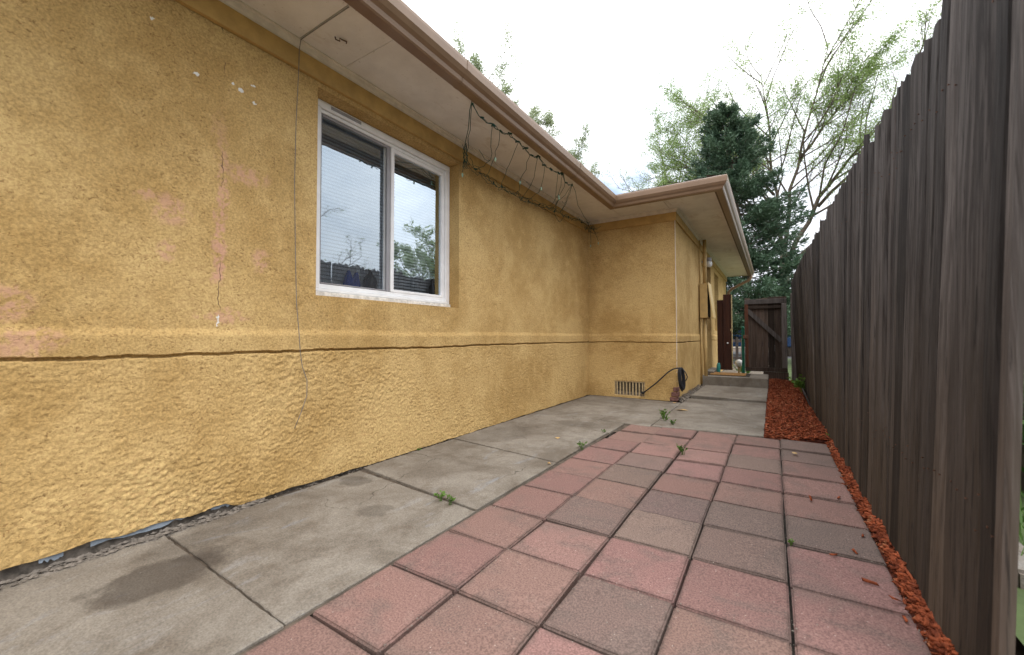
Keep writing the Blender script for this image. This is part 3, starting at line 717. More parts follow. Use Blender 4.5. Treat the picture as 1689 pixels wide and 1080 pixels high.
# foundation vent
vent = MB().box(-.640, -.241, YC+.02, YC+.03, .030, .220).build('vent', 'dark_inside', house)
def vp(mb, nm, mat):
    o = mb.build(nm, mat, bevel=.0015); o.parent = vent; return o
vp(MB().box(-.642, -.239, YC-.012, YC+.02, .212, .222), 'vent_frame', 'vent_metal'); vp(MB().box(-.642, -.239, YC-.012, YC+.02, .026, .036), 'vent_frame', 'vent_metal')
vp(MB().box(-.642, -.632, YC-.012, YC+.02, .037, .211), 'vent_frame', 'vent_metal'); vp(MB().box(-.249, -.239, YC-.012, YC+.02, .037, .211), 'vent_frame', 'vent_metal')
for k in range(9):
    x = -.610+k*.0425; vp(MB().box(x-.010, x+.010, YC-.006, YC+.012, .0365, .2115), 'vent_bar', 'vent_metal')
# hook stuck in the soffit
MB().tube([(-.80, 1.325, 2.452), (-.80, 1.33, 2.436), (-.785, 1.345, 2.430), (-.772, 1.335, 2.434), (-.775, 1.352, 2.438), (-.765, 1.372, 2.436), (-.785, 1.385, 2.442)], .0035, 6).build('hook', 'rust', house)

# ------------------------------------------------------------------ things fixed to or hung on the house
w = MB().tube([(-.555, 1.236, 2.443), (-.75, 1.234, 2.443), (-.965, 1.232, 2.44), (-.985, 1.235, 2.39), (XW+.032, 1.236, 2.28), (XW+.02, 1.232, 2.0), (XW+.018, 1.229, 1.667), (XW+.018, 1.238, 1.3), (XW+.02, 1.247, 1.0), (XW+.042, 1.250, .85), (XW+.046, 1.256, .74), (XW+.035, 1.275, .66), (XW+.04, 1.300, .58), (XW+.045, 1.297, .50), (XW+.055, 1.262, .42), (XW+.06, 1.222, .335)], .0022, 6)
tag(w.build('hanging_wire', 'grey_wire', smooth=True), 'thin grey wire dangling from the soffit down the yellow wall', 'wire')
# electrical cabinet
eb = empty('electrical_box', (X3, 7.5, 0), 'yellow painted electrical cabinet with lid ajar on the side wall', 'electrical box')
MB().box(X3+.02, .290, 7.40, 7.76, 1.13, 1.70).build('cabinet', 'box_paint', eb, bevel=.006)
b = MB(); b.add([(.293, 7.395, 1.712), (.305, 7.395, 1.716), (.305, 7.78, 1.716), (.293, 7.78, 1.712), (.360, 7.395, 1.128), (.374, 7.395, 1.132), (.374, 7.78, 1.132), (.360, 7.78, 1.128)],
                [(0, 1, 2, 3), (7, 6, 5, 4), (0, 4, 5, 1), (1, 5, 6, 2), (2, 6, 7, 3), (3, 7, 4, 0)])
b.build('lid', 'lit_box_paint', eb)
MB().box(.2905, .2915, 7.42, 7.74, 1.15, 1.68).build('shade_plate', 'dark_inside', eb)  # dark plate on the solid cabinet, shade of the lid gap painted in
MB().tube([(.238, 7.55, 1.70), (.238, 7.55, 2.45)], .030, 12).build('conduit', 'box_paint', eb, smooth=True)
MB().tube([(.235, 7.52, 1.13), (.235, 7.52, .6), (.245, 7.5, .03)], .028, 12).build('conduit', 'box_paint', eb, smooth=True)
MB().tube([(.185, 7.44, 1.13), (.185, 7.44, .04)], .014, 8).build('conduit', 'box_paint', eb, smooth=True)
MB().tube([(.180, 7.40, 1.70), (.180, 7.40, 2.44)], .012, 8).build('conduit', 'box_paint', eb, smooth=True)
for z in (.62, .12, 2.0): MB().lathe([(.036, 0), (.037, .005), (.037, .03), (.036, .035)], (.236, 7.53, z), 12).build('clamp', 'box_paint', eb)
pl_ = empty('porch_light', (X3, 7.95, 2.0), 'white glass jar porch light under the side eave', 'lamp')
MB().lathe([(.045, .10), (.05, .105), (.05, .16), (.045, .165)], (.255, 7.9, 2.04), 16).build('lamp_base', 'grey_aluminium', pl_, smooth=True)
MB().lathe([(.02, 0), (.045, .01), (.058, .04), (.058, .085), (.045, .10)], (.255, 7.9, 2.04), 16).build('lamp_glass', 'lamp_glass', pl_, smooth=True)
MB().box(X3, .26, 7.885, 7.915, 2.13, 2.16).build('bracket', 'grey_aluminium', pl_)
# black cable from the vent, coiled on the corner
cc = empty('cable_coil', (.2, 5.42, .15), 'black cable running from the vent and coiled on the corner', 'cable')
MB().tube([(-.262, 5.46, .085), (-.24, 5.43, .095), (-.17, 5.40, .15), (-.08, 5.395, .225), (.0, 5.40, .305), (.07, 5.405, .375), (.13, 5.41, .415), (.185, 5.41, .43), (.215, 5.41, .42)], .0085, 8).build('lead', 'cable_rubber', cc, smooth=True)
MB().lathe([(.016, 0), (.02, .006), (.02, .02), (.012, .03)], (-.258, 5.455, .072), 10).build('plug', 'cable_rubber', cc)
for k in range(9):
    pts = []; rx = .016+.004*random.random(); rz = .135+random.uniform(-.02, .015); cx = .205+.0035*k; cy = 5.405+random.uniform(-.02, .02)
    for a in range(21):
        an = 2*math.pi*a/20; lean = .022*(1-math.cos(an))*.5
        pts.append((cx+rx*math.sin(an)+.02*(1-math.cos(an))/2, cy+.028*math.sin(an)+random.uniform(-.002, .002), .435-rz*(1-math.cos(an))))
    MB().tube(pts, .0068, 6, False).build('loop', 'cable_rubber', cc, smooth=True)
MB().tube([(.21, 5.40, .43), (.25, 5.38, .42), (.285, 5.37, .37), (.30, 5.37, .33), (.285, 5.375, .29), (.25, 5.385, .265)], .006, 6).build('loop', 'cable_rubber', cc, smooth=True)

# string lights
sl = empty('string_lights', (-.52, 3, 2.4), 'tangled green string lights drooping under the long eave', 'string lights')
rl = random.Random(5)
def wob(p, q, n, sag, j):
    p = Vector(p); q = Vector(q); o = []
    for k in range(n+1):
        f = k/n; v = p.lerp(q, f); v.z -= sag*4*f*(1-f)
        if 0 < k < n: v += Vector((rl.uniform(-j, j), rl.uniform(-j, j), rl.uniform(-j, j)))
        o.append(v)
    return o
wires = MB(); bulbs = []
def lead(pts, r=.0042): wires.tube(pts, r*.62, 5)
hang = [(-.515, 2.165, 2.43)]
y = 2.165
nodes = []
for k in range(15):
    y = 2.165+1.67*k/14; nodes.append((-.52+rl.uniform(-.012, .012)-.02*(k % 3 == 1), y, 2.415-.03*(k % 4 != 0)-.02*rl.random()))
lead([p for a, c in zip(nodes[:-1], nodes[1:]) for p in wob(a, c, 4, .012, .005)], .0052)
lead([p for a, c in zip(nodes[:-1], nodes[1:]) for p in wob((a[0]+.008, a[1], a[2]), (c[0]+.008, c[1], c[2]), 4, .02, .008)], .0034)
# the long droop back to the wall at the window end
lead(wob((-.515, 2.165, 2.43), (-.90, 2.55, 2.335), 6, .03, .008), .005); lead(wob((-.53, 2.18, 2.42), (-.92, 2.60, 2.30), 6, .05, .010), .004)
for k in range(7): lead(wob((-.90+rl.uniform(-.03, .03), 2.56+rl.uniform(-.03, .03), 2.37+rl.uniform(-.03, .03)), (-.97+rl.uniform(-.03, .02), 2.66+rl.uniform(-.02, .04), 2.27+rl.uniform(-.05, .05)), 5, .02, .02), .0038)
lead(wob((-.95, 2.62, 2.30), (-.985, 2.635, 2.195), 3, 0, .004)); bulbs.append((-.985, 2.635, 2.185))
wallpts = []
for k in range(22):
    f = k/21; y = 2.68+f*(5.36-2.68); wallpts.append((XW+.05+.02*rl.random(), y, 2.285-.065*math.sin(math.pi*min(1, f*1.3))+.10*f+rl.uniform(-.02, .02)))
for j in range(4):
    alt = [(a[0]+rl.uniform(-.01, .03), a[1]+rl.uniform(-.05, .05), a[2]+rl.uniform(-.035, .03)) for a in wallpts]
    lead([p for a, c in zip(alt[:-1], alt[1:]) for p in wob(a, c, 4, .01, .014)], .0032)
for k, nd_ in enumerate(nodes[1:]):
    if k in (0, 3, 5, 9): continue
    wq = wallpts[min(20, int((k+1)*.92)+rl.choice([0, 0, 1, 2]))]
    mid = Vector(nd_).lerp(Vector(wq), rl.uniform(.35, .6))+Vector((0, rl.uniform(-.11, .11), -.045))
    lead(wob(nd_, mid, 4, .015, .010), .0036); lead(wob(mid, wq, 4, .02, .012), .0036)
    if k % 3 != 1: bulbs.append(tuple(mid+Vector((0, 0, -.012))))
    if k % 2: 
        n2_ = nodes[k]; lead(wob(mid, Vector(n2_).lerp(Vector(wq), .5)+Vector((0, 0, -.03)), 4, .03, .01), .003)
lead(wob(nodes[-1], (-.96, 5.36, 2.40), 9, .06, .010), .0042); lead(wob(nodes[-1], wallpts[14], 6, .05, .012), .0036); lead(wob(nodes[-1], wallpts[12], 6, .03, .012), .0036)
for k in range(10): lead(wob((-.93+rl.uniform(-.05, .06), 5.34+rl.uniform(-.10, .08), 2.37+rl.uniform(-.05, .03)), (-.93+rl.uniform(-.05, .10), 5.36+rl.uniform(-.10, .08), 2.33+rl.uniform(-.07, .05)), 5, .03, .022), .0038)
lead(wob((-.93, 5.38, 2.33), (-.80, 5.41, 2.35), 4, .01, .01)); lead(wob((-.90, 5.38, 2.33), (-.845, 5.43, 2.15), 4, 0, .006)); bulbs.append((-.845, 5.43, 2.135))
lead(wob((-.93, 5.38, 2.33), (-.955, 5.42, 2.12), 4, 0, .008)); bulbs.append((-.955, 5.42, 2.11))
lead(wob((-.99, 4.35, 2.30), (-.97, 4.6, 2.33), 6, .10, .008))
wires.build('wire', 'green_wire', sl)
sock = MB()
for p in wallpts[1::3]+[wallpts[3], wallpts[8], wallpts[13]]+nodes+nodes[::2]:
    d = Vector((rl.uniform(-1, 1), rl.uniform(-1, 1), rl.uniform(-1, 0))).normalized()*.028; sock.tube([p, Vector(p)+d], .007, 6)
tag(sock.build('sockets', 'green_wire', sl), kind='stuff')
for p in bulbs:
    MB().lathe([(.002, -.034), (.006, -.026), (.0085, -.008), (.007, 0)], p, 8).build('bulb', 'bulb_glass', sl, smooth=True)

# ------------------------------------------------------------------ fence
fence = empty('wooden_fence', (1.58, 5, 0), 'tall weathered grey board fence along the red mulch', 'fence')
rf_ = random.Random(21)
def lean(y): return .09-.0235*(y-1.3) if y < 7.5 else -.055
def picket(yc, w, top, dx, th=.018):
    n = 6; vs = []; fs = []; tw = rf_.uniform(-.006, .006); ear = rf_.uniform(.000, .008); wig = [rf_.uniform(-.003, .003) for _ in range(n+1)]
    cup = rf_.uniform(-.003, .004); ty = rf_.uniform(-.0015, .0015)
    for k in range(n+1):
        f = k/n; z = .0+top*f
        x = 1.555+dx+lean(yc)*f+wig[k]*.7+(rf_.uniform(-.002, .002))
        y = yc+ty*f+wig[k]
        hw = w/2-(ear if k == n else 0)
        zt = z if k < n else top
        for (sx, sy) in ((.011, -1), (.0012, -.84), (-cup, 0), (.0012, .84), (.011, 1), (th+.004, 1), (th+.004, -1)):
            jz = rf_.uniform(-.008, .008) if k == n else 0
            vs.append((x+sx+tw*sy, y+sy*hw, zt-(ear*.0)+(.018 if (k == n and sy == 0) else 0)+jz))
    for k in range(n):
        for j in range(7): fs.append((k*7+j, k*7+(j+1) % 7, (k+1)*7+(j+1) % 7, (k+1)*7+j))
    fs.append(tuple(n*7+j for j in range(7)))
    b = MB(); b.add(vs, fs); return b.build('picket', 'fence_wood', fence)
edges = [1.25, 1.315, 1.385, 1.47, 1.577, 1.686, 1.77, 1.87, 1.95, 2.05, 2.14, 2.21, 2.29, 2.46-.085, 2.46, 2.56, 2.66, 2.75, 2.84]
while edges[-1] < 9.3: edges.append(edges[-1]+rf_.choice([.07, .085, .09, .09, .095, .12]))
for a, c in zip(edges[:-1], edges[1:]):
    yc = (a+c)/2; top = 1.83+rf_.uniform(-.012, .012)+.012*math.sin(yc*2.2)
    if yc < 1.60: top = 2.08+rf_.uniform(-.02, .03)
    elif rf_.random() < .08: top += rf_.choice([-.03, .03])
    dx = rf_.uniform(-.008, .009)*(.35 if yc < 2.2 else 1)
    picket(yc, (c-a)-(rf_.choice([-.006, -.005, -.004, -.002])-(.006 if yc < 2.3 else 0)), top, dx)
nl = MB()
for o_ in list(fence.children):
    cs = [v.co for v in o_.data.vertices]; yc = sum(c.y for c in cs)/len(cs)
    for z in (.38, 1.53):
        for dy_ in (-.022, .022):
            xm = min((abs(c.y-yc)*.3+abs(c.z-z), c.x) for c in cs)[1]; x = 1.555+lean(yc)*z/1.83+(min(c.x for c in cs if c.z < .2)-1.555)-.0015
            yy = yc+dy_+rf_.uniform(-.008, .008); zz_ = z+rf_.uniform(-.03, .08)
            nl.add([(x+.006, yy, zz_)]+[(x, yy+.0030*math.cos(a*1.0472), zz_+.0030*math.sin(a*1.0472)) for a in range(6)], [tuple(range(6, 0, -1))]+[(0, a+1, (a+1) % 6+1) for a in range(6)])
tag(nl.build('nails', 'rust', fence), kind='stuff')
for z in (.35, 1.5):
    b = MB()
    for y0_, y1_ in ((2.05, 4.5), (4.505, 6.6), (6.605, 9.0)):
        xa = 1.588+lean(y0_)*z/1.83; xb = 1.588+lean(y1_)*z/1.83
        b = MB().add([(xa, y0_, z), (xa+.038, y0_, z), (xa+.038, y0_, z+.089), (xa, y0_, z+.089), (xb, y1_, z), (xb+.038, y1_, z), (xb+.038, y1_, z+.089), (xb, y1_, z+.089)], [(3, 2, 1, 0), (4, 5, 6, 7), (0, 1, 5, 4), (1, 2, 6, 5), (2, 3, 7, 6), (3, 0, 4, 7)])
        b.build('rail', 'fence_wood', fence)
for y in (2.4, 4.5, 6.6, 8.7):
    MB().add([(1.63+lean(y)*f+sx*.09, y+sy*.09, -.09+2.0*f) for f in (0, 1) for sx, sy in ((0, 0), (1, 0), (1, 1), (0, 1))], [(3, 2, 1, 0), (4, 5, 6, 7), (0, 1, 5, 4), (1, 2, 6, 5), (2, 3, 7, 6), (3, 0, 4, 7)]).build('post', 'fence_wood', fence)
# short edging board leaning at the fence foot
tag(MB().add([(1.545, 5.9, -.02), (1.56, 5.9, -.02), (1.56, 7.3, -.02), (1.545, 7.3, -.02), (1.49, 5.9, .14), (1.505, 5.9, .14), (1.535, 7.3, .10), (1.52, 7.3, .10)], [(3, 2, 1, 0), (4, 5, 6, 7), (0, 1, 5, 4), (1, 2, 6, 5), (2, 3, 7, 6), (3, 0, 4, 7)]).build('edging_board', 'gate_frame_wood'),
    'short grey edging board leaning at the fence foot beside mulch', 'board')

# ------------------------------------------------------------------ gate
gate = empty('wooden_gate', (1.08, 9.1, .1), 'dark plank gate with diagonal brace at the end of the walkway', 'gate')
gx0, gx1, gz0, gz1 = .735, 1.415, .16, 1.53
x = gx0+.004; rg = random.Random(4)
while x < gx1-.03:
    w_ = min(rg.choice([.09, .10, .12]), gx1-x)
    MB().box(x, x+w_-.001, 9.118, 9.136+rg.uniform(-.003, .003), gz0, gz1+rg.uniform(.0, .045)).build('plank', 'gate_wood', gate, bevel=.003); x += w_
MB().box(gx0, gx1, 9.078, 9.116, 1.44, 1.53).build('top_rail', 'gate_frame_wood', gate, bevel=.004)
MB().box(gx0+.05, gx1-.09, 9.082, 9.116, 1.35, 1.40).build('inner_rail', 'gate_wood', gate, bevel=.004)
MB().box(gx0, gx1, 9.078, 9.116, .16, .235).build('bottom_rail', 'gate_wood', gate, bevel=.004)
MB().box(gx1-.085, gx1, 9.070, 9.1165, .236, 1.439).build('stile', 'gate_frame_wood', gate, bevel=.004)
MB().box(gx0, gx0+.06, 9.074, 9.1165, .236, 1.439).build('stile', 'red_brown_wood', gate, bevel=.004)
b = MB(); p0 = Vector((gx0+.045, 0, 1.33)); p1 = Vector((gx1-.09, 0, .74)); d = (p1-p0).normalized(); nn = Vector((-d.z, 0, d.x))*.038
b.add([(p.x+s_*nn.x, yy, p.z+s_*nn.z) for yy in (9.084, 9.114) for p, s_ in ((p0, -1), (p1, -1), (p1, 1), (p0, 1))], [(0, 1, 2, 3), (7, 6, 5, 4), (0, 4, 5, 1), (1, 5, 6, 2), (2, 6, 7, 3), (3, 7, 4, 0)])
b.build('brace', 'gate_frame_wood', gate)
MB().box(gx0-.03, gx0+.05, 9.05, 9.074, .78, .85).build('latch', 'rust', gate, bevel=.004)
tag(MB().box(1.475, 1.565, 9.10, 9.19, -.09, 1.62).build('gate_post', 'gate_frame_wood', bevel=.006), 'square weathered gate post between gate and fence', 'post')
tag(MB().box(1.03, 1.43, 9.10, 9.14, -.02, .155).build('kick_board', 'gate_wood', bevel=.004), 'dark board lying on edge below the plank gate', 'board')
leafg = empty('gate_leaf', (.4, 9.0, .17), 'narrow dark red-brown board gate leaf standing open by the house wall', 'gate')
MB().box(.268, .375, 8.99, 9.015, .172, 1.54).build('plank', 'red_brown_wood', leafg, bevel=.003)
MB().box(.378, .515, 8.975, 9.003, .172, 1.645).build('plank', 'red_brown_wood', leafg, bevel=.003)
MB().box(.516, .532, 8.96, 9.02, .172, 1.63).build('edge_strip', 'straw', leafg, bevel=.003)
MB().box(.27, .51, 9.016, 9.05, 1.25, 1.34).build('batten', 'red_brown_wood', leafg)
MB().box(.27, .51, 9.016, 9.05, .40, .49).build('batten', 'red_brown_wood', leafg)
MB().lathe([(.004, -.01), (.014, -.006), (.018, .006), (.012, .016), (.004, .018)], (.447, 8.965, .69), 12).build('knob', 'lamp_glass', leafg, smooth=True)
MB().box(.500, .514, 8.967, 8.976, .93, .97).build('latch', 'brass', leafg)

# things on the step and beyond the gate
dm = empty('doormat', (.5, 7.95, .165), 'brown fibre doormat with dark border on the concrete step', 'doormat')
MB().box(.23, .86, 7.68, 8.28, .1655, .172).build('mat_backing', 'mat_border', dm, bevel=.002)
MB().box(.265, .80, 7.72, 8.24, .1725, .181).build('mat_pile', 'mat_fibre', dm, bevel=.003)
tag(MB().lathe([(.030, 0), (.032, .008), (.032, .13), (.024, .145), (.024, .17), (.020, .172)], (.345, 8.36, .166), 14).build('canister', 'teal_plastic', smooth=True), 'small teal canister on the step beside the gate leaf', 'canister')
gp_ = empty('green_post', (.735, 9.25, 0), 'green painted metal post at the latch side of the gate', 'post')
MB().box(.672, .722, 9.22, 9.26, -.09, .98).build('shaft', 'green_paint', gp_, bevel=.004); MB().lathe([(.03, 0), (.03, .02), (.015, .05)], (.697, 9.24, .975), 10).build('cap', 'green_paint', gp_, smooth=True)
pt = empty('ornament', (.57, 9.5, 0), 'pale round garden ornament beyond the gate gap', 'ornament')
MB().lathe([(.02, 0), (.028, .05), (.02, .14), (.03, .2), (.035, .22)], (.60, 9.6, -.015), 10).build('stem', 'straw', pt, smooth=True)
MB().lathe([(.02, 0), (.055, .02), (.075, .07), (.06, .12), (.02, .145)], (.60, 9.6, .205), 12).build('head', 'white_ceramic', pt, smooth=True)
pf = empty('picket_fence', (.6, 13, 0), 'low grey picket fence glimpsed through the gate gap', 'fence')
for k in range(16):
    x = -.9+k*.135
    MB().add([(x, 13, -.03), (x+.07, 13, -.03), (x+.07, 13, .76), (x+.035, 13, .82), (x, 13, .76), (x, 13.02, -.03), (x+.07, 13.02, -.03), (x+.07, 13.02, .76), (x+.035, 13.02, .82), (x, 13.02, .76)],
             [(4, 3, 2, 1, 0), (5, 6, 7, 8, 9), (0, 1, 6, 5), (1, 2, 7, 6), (2, 3, 8, 7), (3, 4, 9, 8), (4, 0, 5, 9)]).build('picket', 'gate_frame_wood', pf)
for z in (.18, .66): MB().box(-.95, 1.3, 13.021, 13.06, z, z+.08).build('rail', 'gate_frame_wood', pf)

car = empty('parked_car', (0, 22.5, 0), 'dark blue car with a pale roof parked on the street', 'car')
prof = [(-2.2, .35), (2.2, .35), (2.25, .62), (2.1, .86), (1.2, .95), (.55, 1.40), (-1.4, 1.42), (-2.1, .98), (-2.25, .85)]
m = len(prof); bw = MB().add([(px, 21.7, pz) for px, pz in prof]+[(px, 23.4, pz) for px, pz in prof], [tuple(range(m)), tuple(range(2*m-1, m-1, -1))]+[(i, m+i, m+(i+1) % m, (i+1) % m) for i in range(m)])
bw.build('body', 'car_blue', car, bevel=.05, seg=2)
MB().box(-1.5, .65, 21.68, 23.42, 1.36, 1.56).build('roof', 'car_white', car, bevel=.05, seg=2)
for (a, c) in ((-1.5, -.75), (-.68, -.02), (.04, .75)): MB().box(a, c, 21.69, 21.705, .98, 1.33).build('window', 'car_glass', car)
for x in (-1.4, 1.4):
    for y in (21.78, 23.3):
        wh = empty('wheel', (x-0, y-22.5, .3)); wh.parent = car
        pts = MB(); n = 18
        pts.v = [(.33*math.cos(2*math.pi*k/n), dy, .33*math.sin(2*math.pi*k/n)) for dy in (-.1, .1) for k in range(n)]
        pts.f = [tuple(range(n)), tuple(range(2*n-1, n-1, -1))]+[(k, n+k, n+(k+1) % n, (k+1) % n) for k in range(n)]
        q = pts.build('tyre', 'tyre'); q.parent = wh
        pts = MB(); pts.v = [(.2*math.cos(2*math.pi*k/n), dy, .2*math.sin(2*math.pi*k/n)) for dy in (-.11, .11) for k in range(n)]
        pts.f = [tuple(range(n)), tuple(range(2*n-1, n-1, -1))]+[(k, n+k, n+(k+1) % n, (k+1) % n) for k in range(n)]
        q = pts.build('rim', 'steel'); q.parent = wh
fh = empty('far_house', (0, 40, 0), 'pale house across the street seen through the gate gap', 'house')
MB().box(-9, 8, 38, 46, -.09, 2.6).build('wall', 'far_wall', fh)
MB().add([(-9.5, 37.5, 2.6), (8.5, 37.5, 2.6), (8.5, 46.5, 2.6), (-9.5, 46.5, 2.6), (-6, 42, 4.2), (5, 42, 4.2)], [(0, 1, 5, 4), (1, 2, 5), (2, 3, 4, 5), (3, 0, 4), (3, 2, 1, 0)]).build('roof', 'far_roof', fh)
for x in (-6, -2, 2.5): MB().box(x, x+1.6, 37.97, 38.0, .9, 2.1).build('window', 'car_glass', fh)
MB().box(.5, 1.5, 37.96, 38.0, -.05, 2.05).build('door', 'red_brown_wood', fh)

# ------------------------------------------------------------------ mulch
def chips(name, pts, smin, smax, mat='mulch'):
    n = len(pts); L = RNG.uniform(smin, smax, n); Wd = L*RNG.uniform(.16, .40, n); T = RNG.uniform(.0025, .008, n)
    base = np.array([(-1,-.6,-1),(1,-1,-1),(.8,1,-1),(-1,.8,-1),(-1,-.6,1),(1,-1,1),(.8,1,1),(-1,.8,1)], float)*.5
    V = base[None]*np.stack([L, Wd, T], -1)[:, None, :]; V[:, :, :2] *= RNG.uniform(.6, 1.15, (n, 8, 1))
    a = RNG.uniform(0, 2*np.pi, n); p = RNG.normal(0, .28, n); q = RNG.normal(0, .35, n)
    ca, sa, cp, sp, cq, sq = np.cos(a), np.sin(a), np.cos(p), np.sin(p), np.cos(q), np.sin(q)
    Z0 = np.zeros(n); O = np.ones(n)
    Rz = np.stack([np.stack([ca, -sa, Z0], -1), np.stack([sa, ca, Z0], -1), np.stack([Z0, Z0, O], -1)], 1)
    Ry = np.stack([np.stack([cp, Z0, sp], -1), np.stack([Z0, O, Z0], -1), np.stack([-sp, Z0, cp], -1)], 1)
    Rx = np.stack([np.stack([O, Z0, Z0], -1), np.stack([Z0, cq, -sq], -1), np.stack([Z0, sq, cq], -1)], 1)
    M = Rz@Ry@Rx
    V = np.einsum('nij,nkj->nki', M, V)+np.asarray(pts)[:, None, :]
    F = np.array([(3,2,1,0),(4,5,6,7),(0,1,5,4),(1,2,6,5),(2,3,7,6),(3,0,4,7)])
    F = (F[None]+(np.arange(n)*8)[:, None, None]).reshape(-1, 4)
    return npmesh(name, V.reshape(-1, 3), F, mat)
def make_mulch_mat():
    m, t, b, p = new_mat('mulch')
    wn = nd(t, 'ShaderNodeTexWhiteNoise', {'Vector': nd(t, 'ShaderNodeVectorMath', {0: p, 1: (.022, .022, .05)}, operation='SNAP').outputs[0]}).outputs[0]
    c = mixc(t, wn, (.125, .030, .014), (.36, .092, .037))
    c = mixc(t, mth(t, 'MULTIPLY', mth(t, 'GREATER_THAN', wn, .93), .6), c, (.34, .16, .08))
    c = mixc(t, mth(t, 'MULTIPLY', sstep(t, noise(t, vscale(t, p, (90, 90, 90)), 1, 3), .5, .7), .4), c, (.07, .018, .010))
    setb(t, b, c, .9, .15); MAT['mulch'] = m
make_mulch_mat()
nb = 9500
bx = RNG.uniform(1.125, 1.555, nb); by = RNG.uniform(3.98, 9.08, nb)
bz = .012+.02*np.sin(by*2)*np.sin(bx*9)+RNG.uniform(-.012, .014, nb)
ns = 2300
sx_ = 1.558-np.abs(RNG.normal(0, .5, ns))*.032; sy_ = RNG.uniform(.9, 4.0, ns); sx_ = np.clip(sx_, 1.505, 1.556); sz_ = -.016+.030*np.clip((sx_-1.505)/.05, 0, 1)+RNG.uniform(-.008, .012, ns)
o = chips('mulch', np.stack([np.r_[bx, sx_], np.r_[by, sy_], np.r_[bz, sz_]], -1), .018, .055); tag(o, 'red bark mulch along the foot of the fence', 'mulch', kind='stuff')
MB().add([(1.10, 3.97, -.012), (1.60, 3.97, -.012), (1.60, 9.12, -.006), (1.10, 9.12, -.006)], [(0, 1, 2, 3)]).build('mulch_bed', 'mulch_base')['kind'] = 'structure'
MB().add([(1.514, .5, -.030), (1.60, .5, -.022), (1.60, 3.96, -.022), (1.514, 3.96, -.030)], [(0, 1, 2, 3)]).build('mulch_strip', 'mulch_base')['kind'] = 'structure'
loose = [(1.49, 1.72), (1.44, 1.80), (1.36, 1.95), (1.43, 2.02), (1.33, 2.55), (1.45, 2.65), (1.48, 2.2), (1.49, 1.62), (1.50, 2.9)]
ORD = ['nearest', 'second nearest', 'third nearest', 'fourth nearest', 'fifth nearest', 'fourth farthest', 'third farthest', 'second farthest', 'farthest']
for i_, (x, y) in enumerate(sorted(loose, key=lambda q: q[1])):
    o = chips('wood_chip', np.array([(x, y, .007)]), .025, .05); me = o.data
    for v in me.vertices: v.co.z = max(v.co.z, .0035)
    tag(o, 'loose red wood chip on the pavers by the fence, %s of the nine' % ORD[i_], 'wood chip', 'loose wood chips on the pavers')

# ------------------------------------------------------------------ plants
def leaf_mesh(P, Dv, Ls, Ws, flat=False):
    # diamond leaves: P base points, Dv unit directions
    n = len(P); up_ = RNG.normal(0, 1, (n, 3)); 
    side = np.cross(Dv, up_); side /= np.linalg.norm(side, axis=1, keepdims=True)+1e-9
    Ls = np.broadcast_to(Ls, n)[:, None]; Ws = np.broadcast_to(Ws, n)[:, None]
    nn = np.cross(side, Dv)
    V = np.stack([P, P+Dv*Ls*.45+side*Ws*.5+nn*Ws*.12, P+Dv*Ls, P+Dv*Ls*.45-side*Ws*.5+nn*Ws*.12], 1).reshape(-1, 3)
    F = np.arange(n*4).reshape(-1, 4); return V, F
def unit(a): return a/(np.linalg.norm(a, axis=-1, keepdims=True)+1e-9)
def weed(x, y, z, h, n, label, name='weed', ls=.02):
    if y < 5: h *= .75; ls *= .72
    root = empty(name, (x, y, z), label, 'weed', 'weeds in the paving joints')
    st = MB(); P = []; Dd = []
    for k in range(n):
        a = random.uniform(0, 6.28); r = random.uniform(.1, .7)*h
        tip = Vector((x+math.cos(a)*r, y+math.sin(a)*r, z+h*random.uniform(.5, 1)))
        st.tube([(x+math.cos(a)*.006, y+math.sin(a)*.006, z-.015), Vector((x, y, z)).lerp(tip, .5)+Vector((0, 0, h*.12)), tip], .0013, 4)
        for j in range(6):
            f = random.uniform(.3, 1); p = Vector((x, y, z)).lerp(tip, f)+Vector((0, 0, h*.1)); P.append(p); Dd.append((math.cos(a)+random.uniform(-1, 1), math.sin(a)+random.uniform(-1, 1), random.uniform(.0, .8)))
    st.build('stem', 'weed_leaf', root)
    V, F = leaf_mesh(np.array([tuple(p) for p in P]), unit(np.array(Dd)), RNG.uniform(ls*.7, ls*1.4, len(P)), ls*.6)
    npmesh('leaves', V, F, 'weed_leaf', root)
weed(-.235, 1.556, .005, .055, 7, 'small weed in the slab joint under the window, nearer the wall', ls=.024)
weed(-.165, 1.545, .005, .045, 6, 'small weed in the slab joint under the window, nearer the pavers', ls=.022)
weed(.245, 4.32, .0, .12, 12, 'tallest weed in the joint before the house corner', ls=.03)
weed(.29, 4.16, .0, .08, 6, 'narrow weed beside the tallest one before the house corner', ls=.026)
weed(.385, 4.03, .0, .06, 7, 'low weed at the far edge of the pavers', ls=.026)
weed(-.012, 2.83, .0, .06, 6, 'weed at the left edge of the paver columns', ls=.026)
weed(.645, 3.06, .0, .09, 8, 'lone weed growing between the red pavers', ls=.026)
weed(-.05, 3.38, .0, .035, 4, 'tiny weed by the corner of the far left paver', ls=.018)
weed(1.525, 7.0, .03, .24, 16, 'leafy weed at the fence foot in the mulch', ls=.06)
weed(1.545, 4.05, .0, .06, 7, 'low green weed where mulch strip meets the fence', ls=.024)
weed(.66, 9.75, -.02, .26, 16, 'bright green plant beyond the gate gap', ls=.07)
weed(1.232, 1.98, .0, .02, 3, 'tiny green sprout in the joint near the fence', ls=.014)
weed(XW+.04, 2.15, .0, .02, 8, 'mossy sprout at the wall foot below the window', ls=.014)
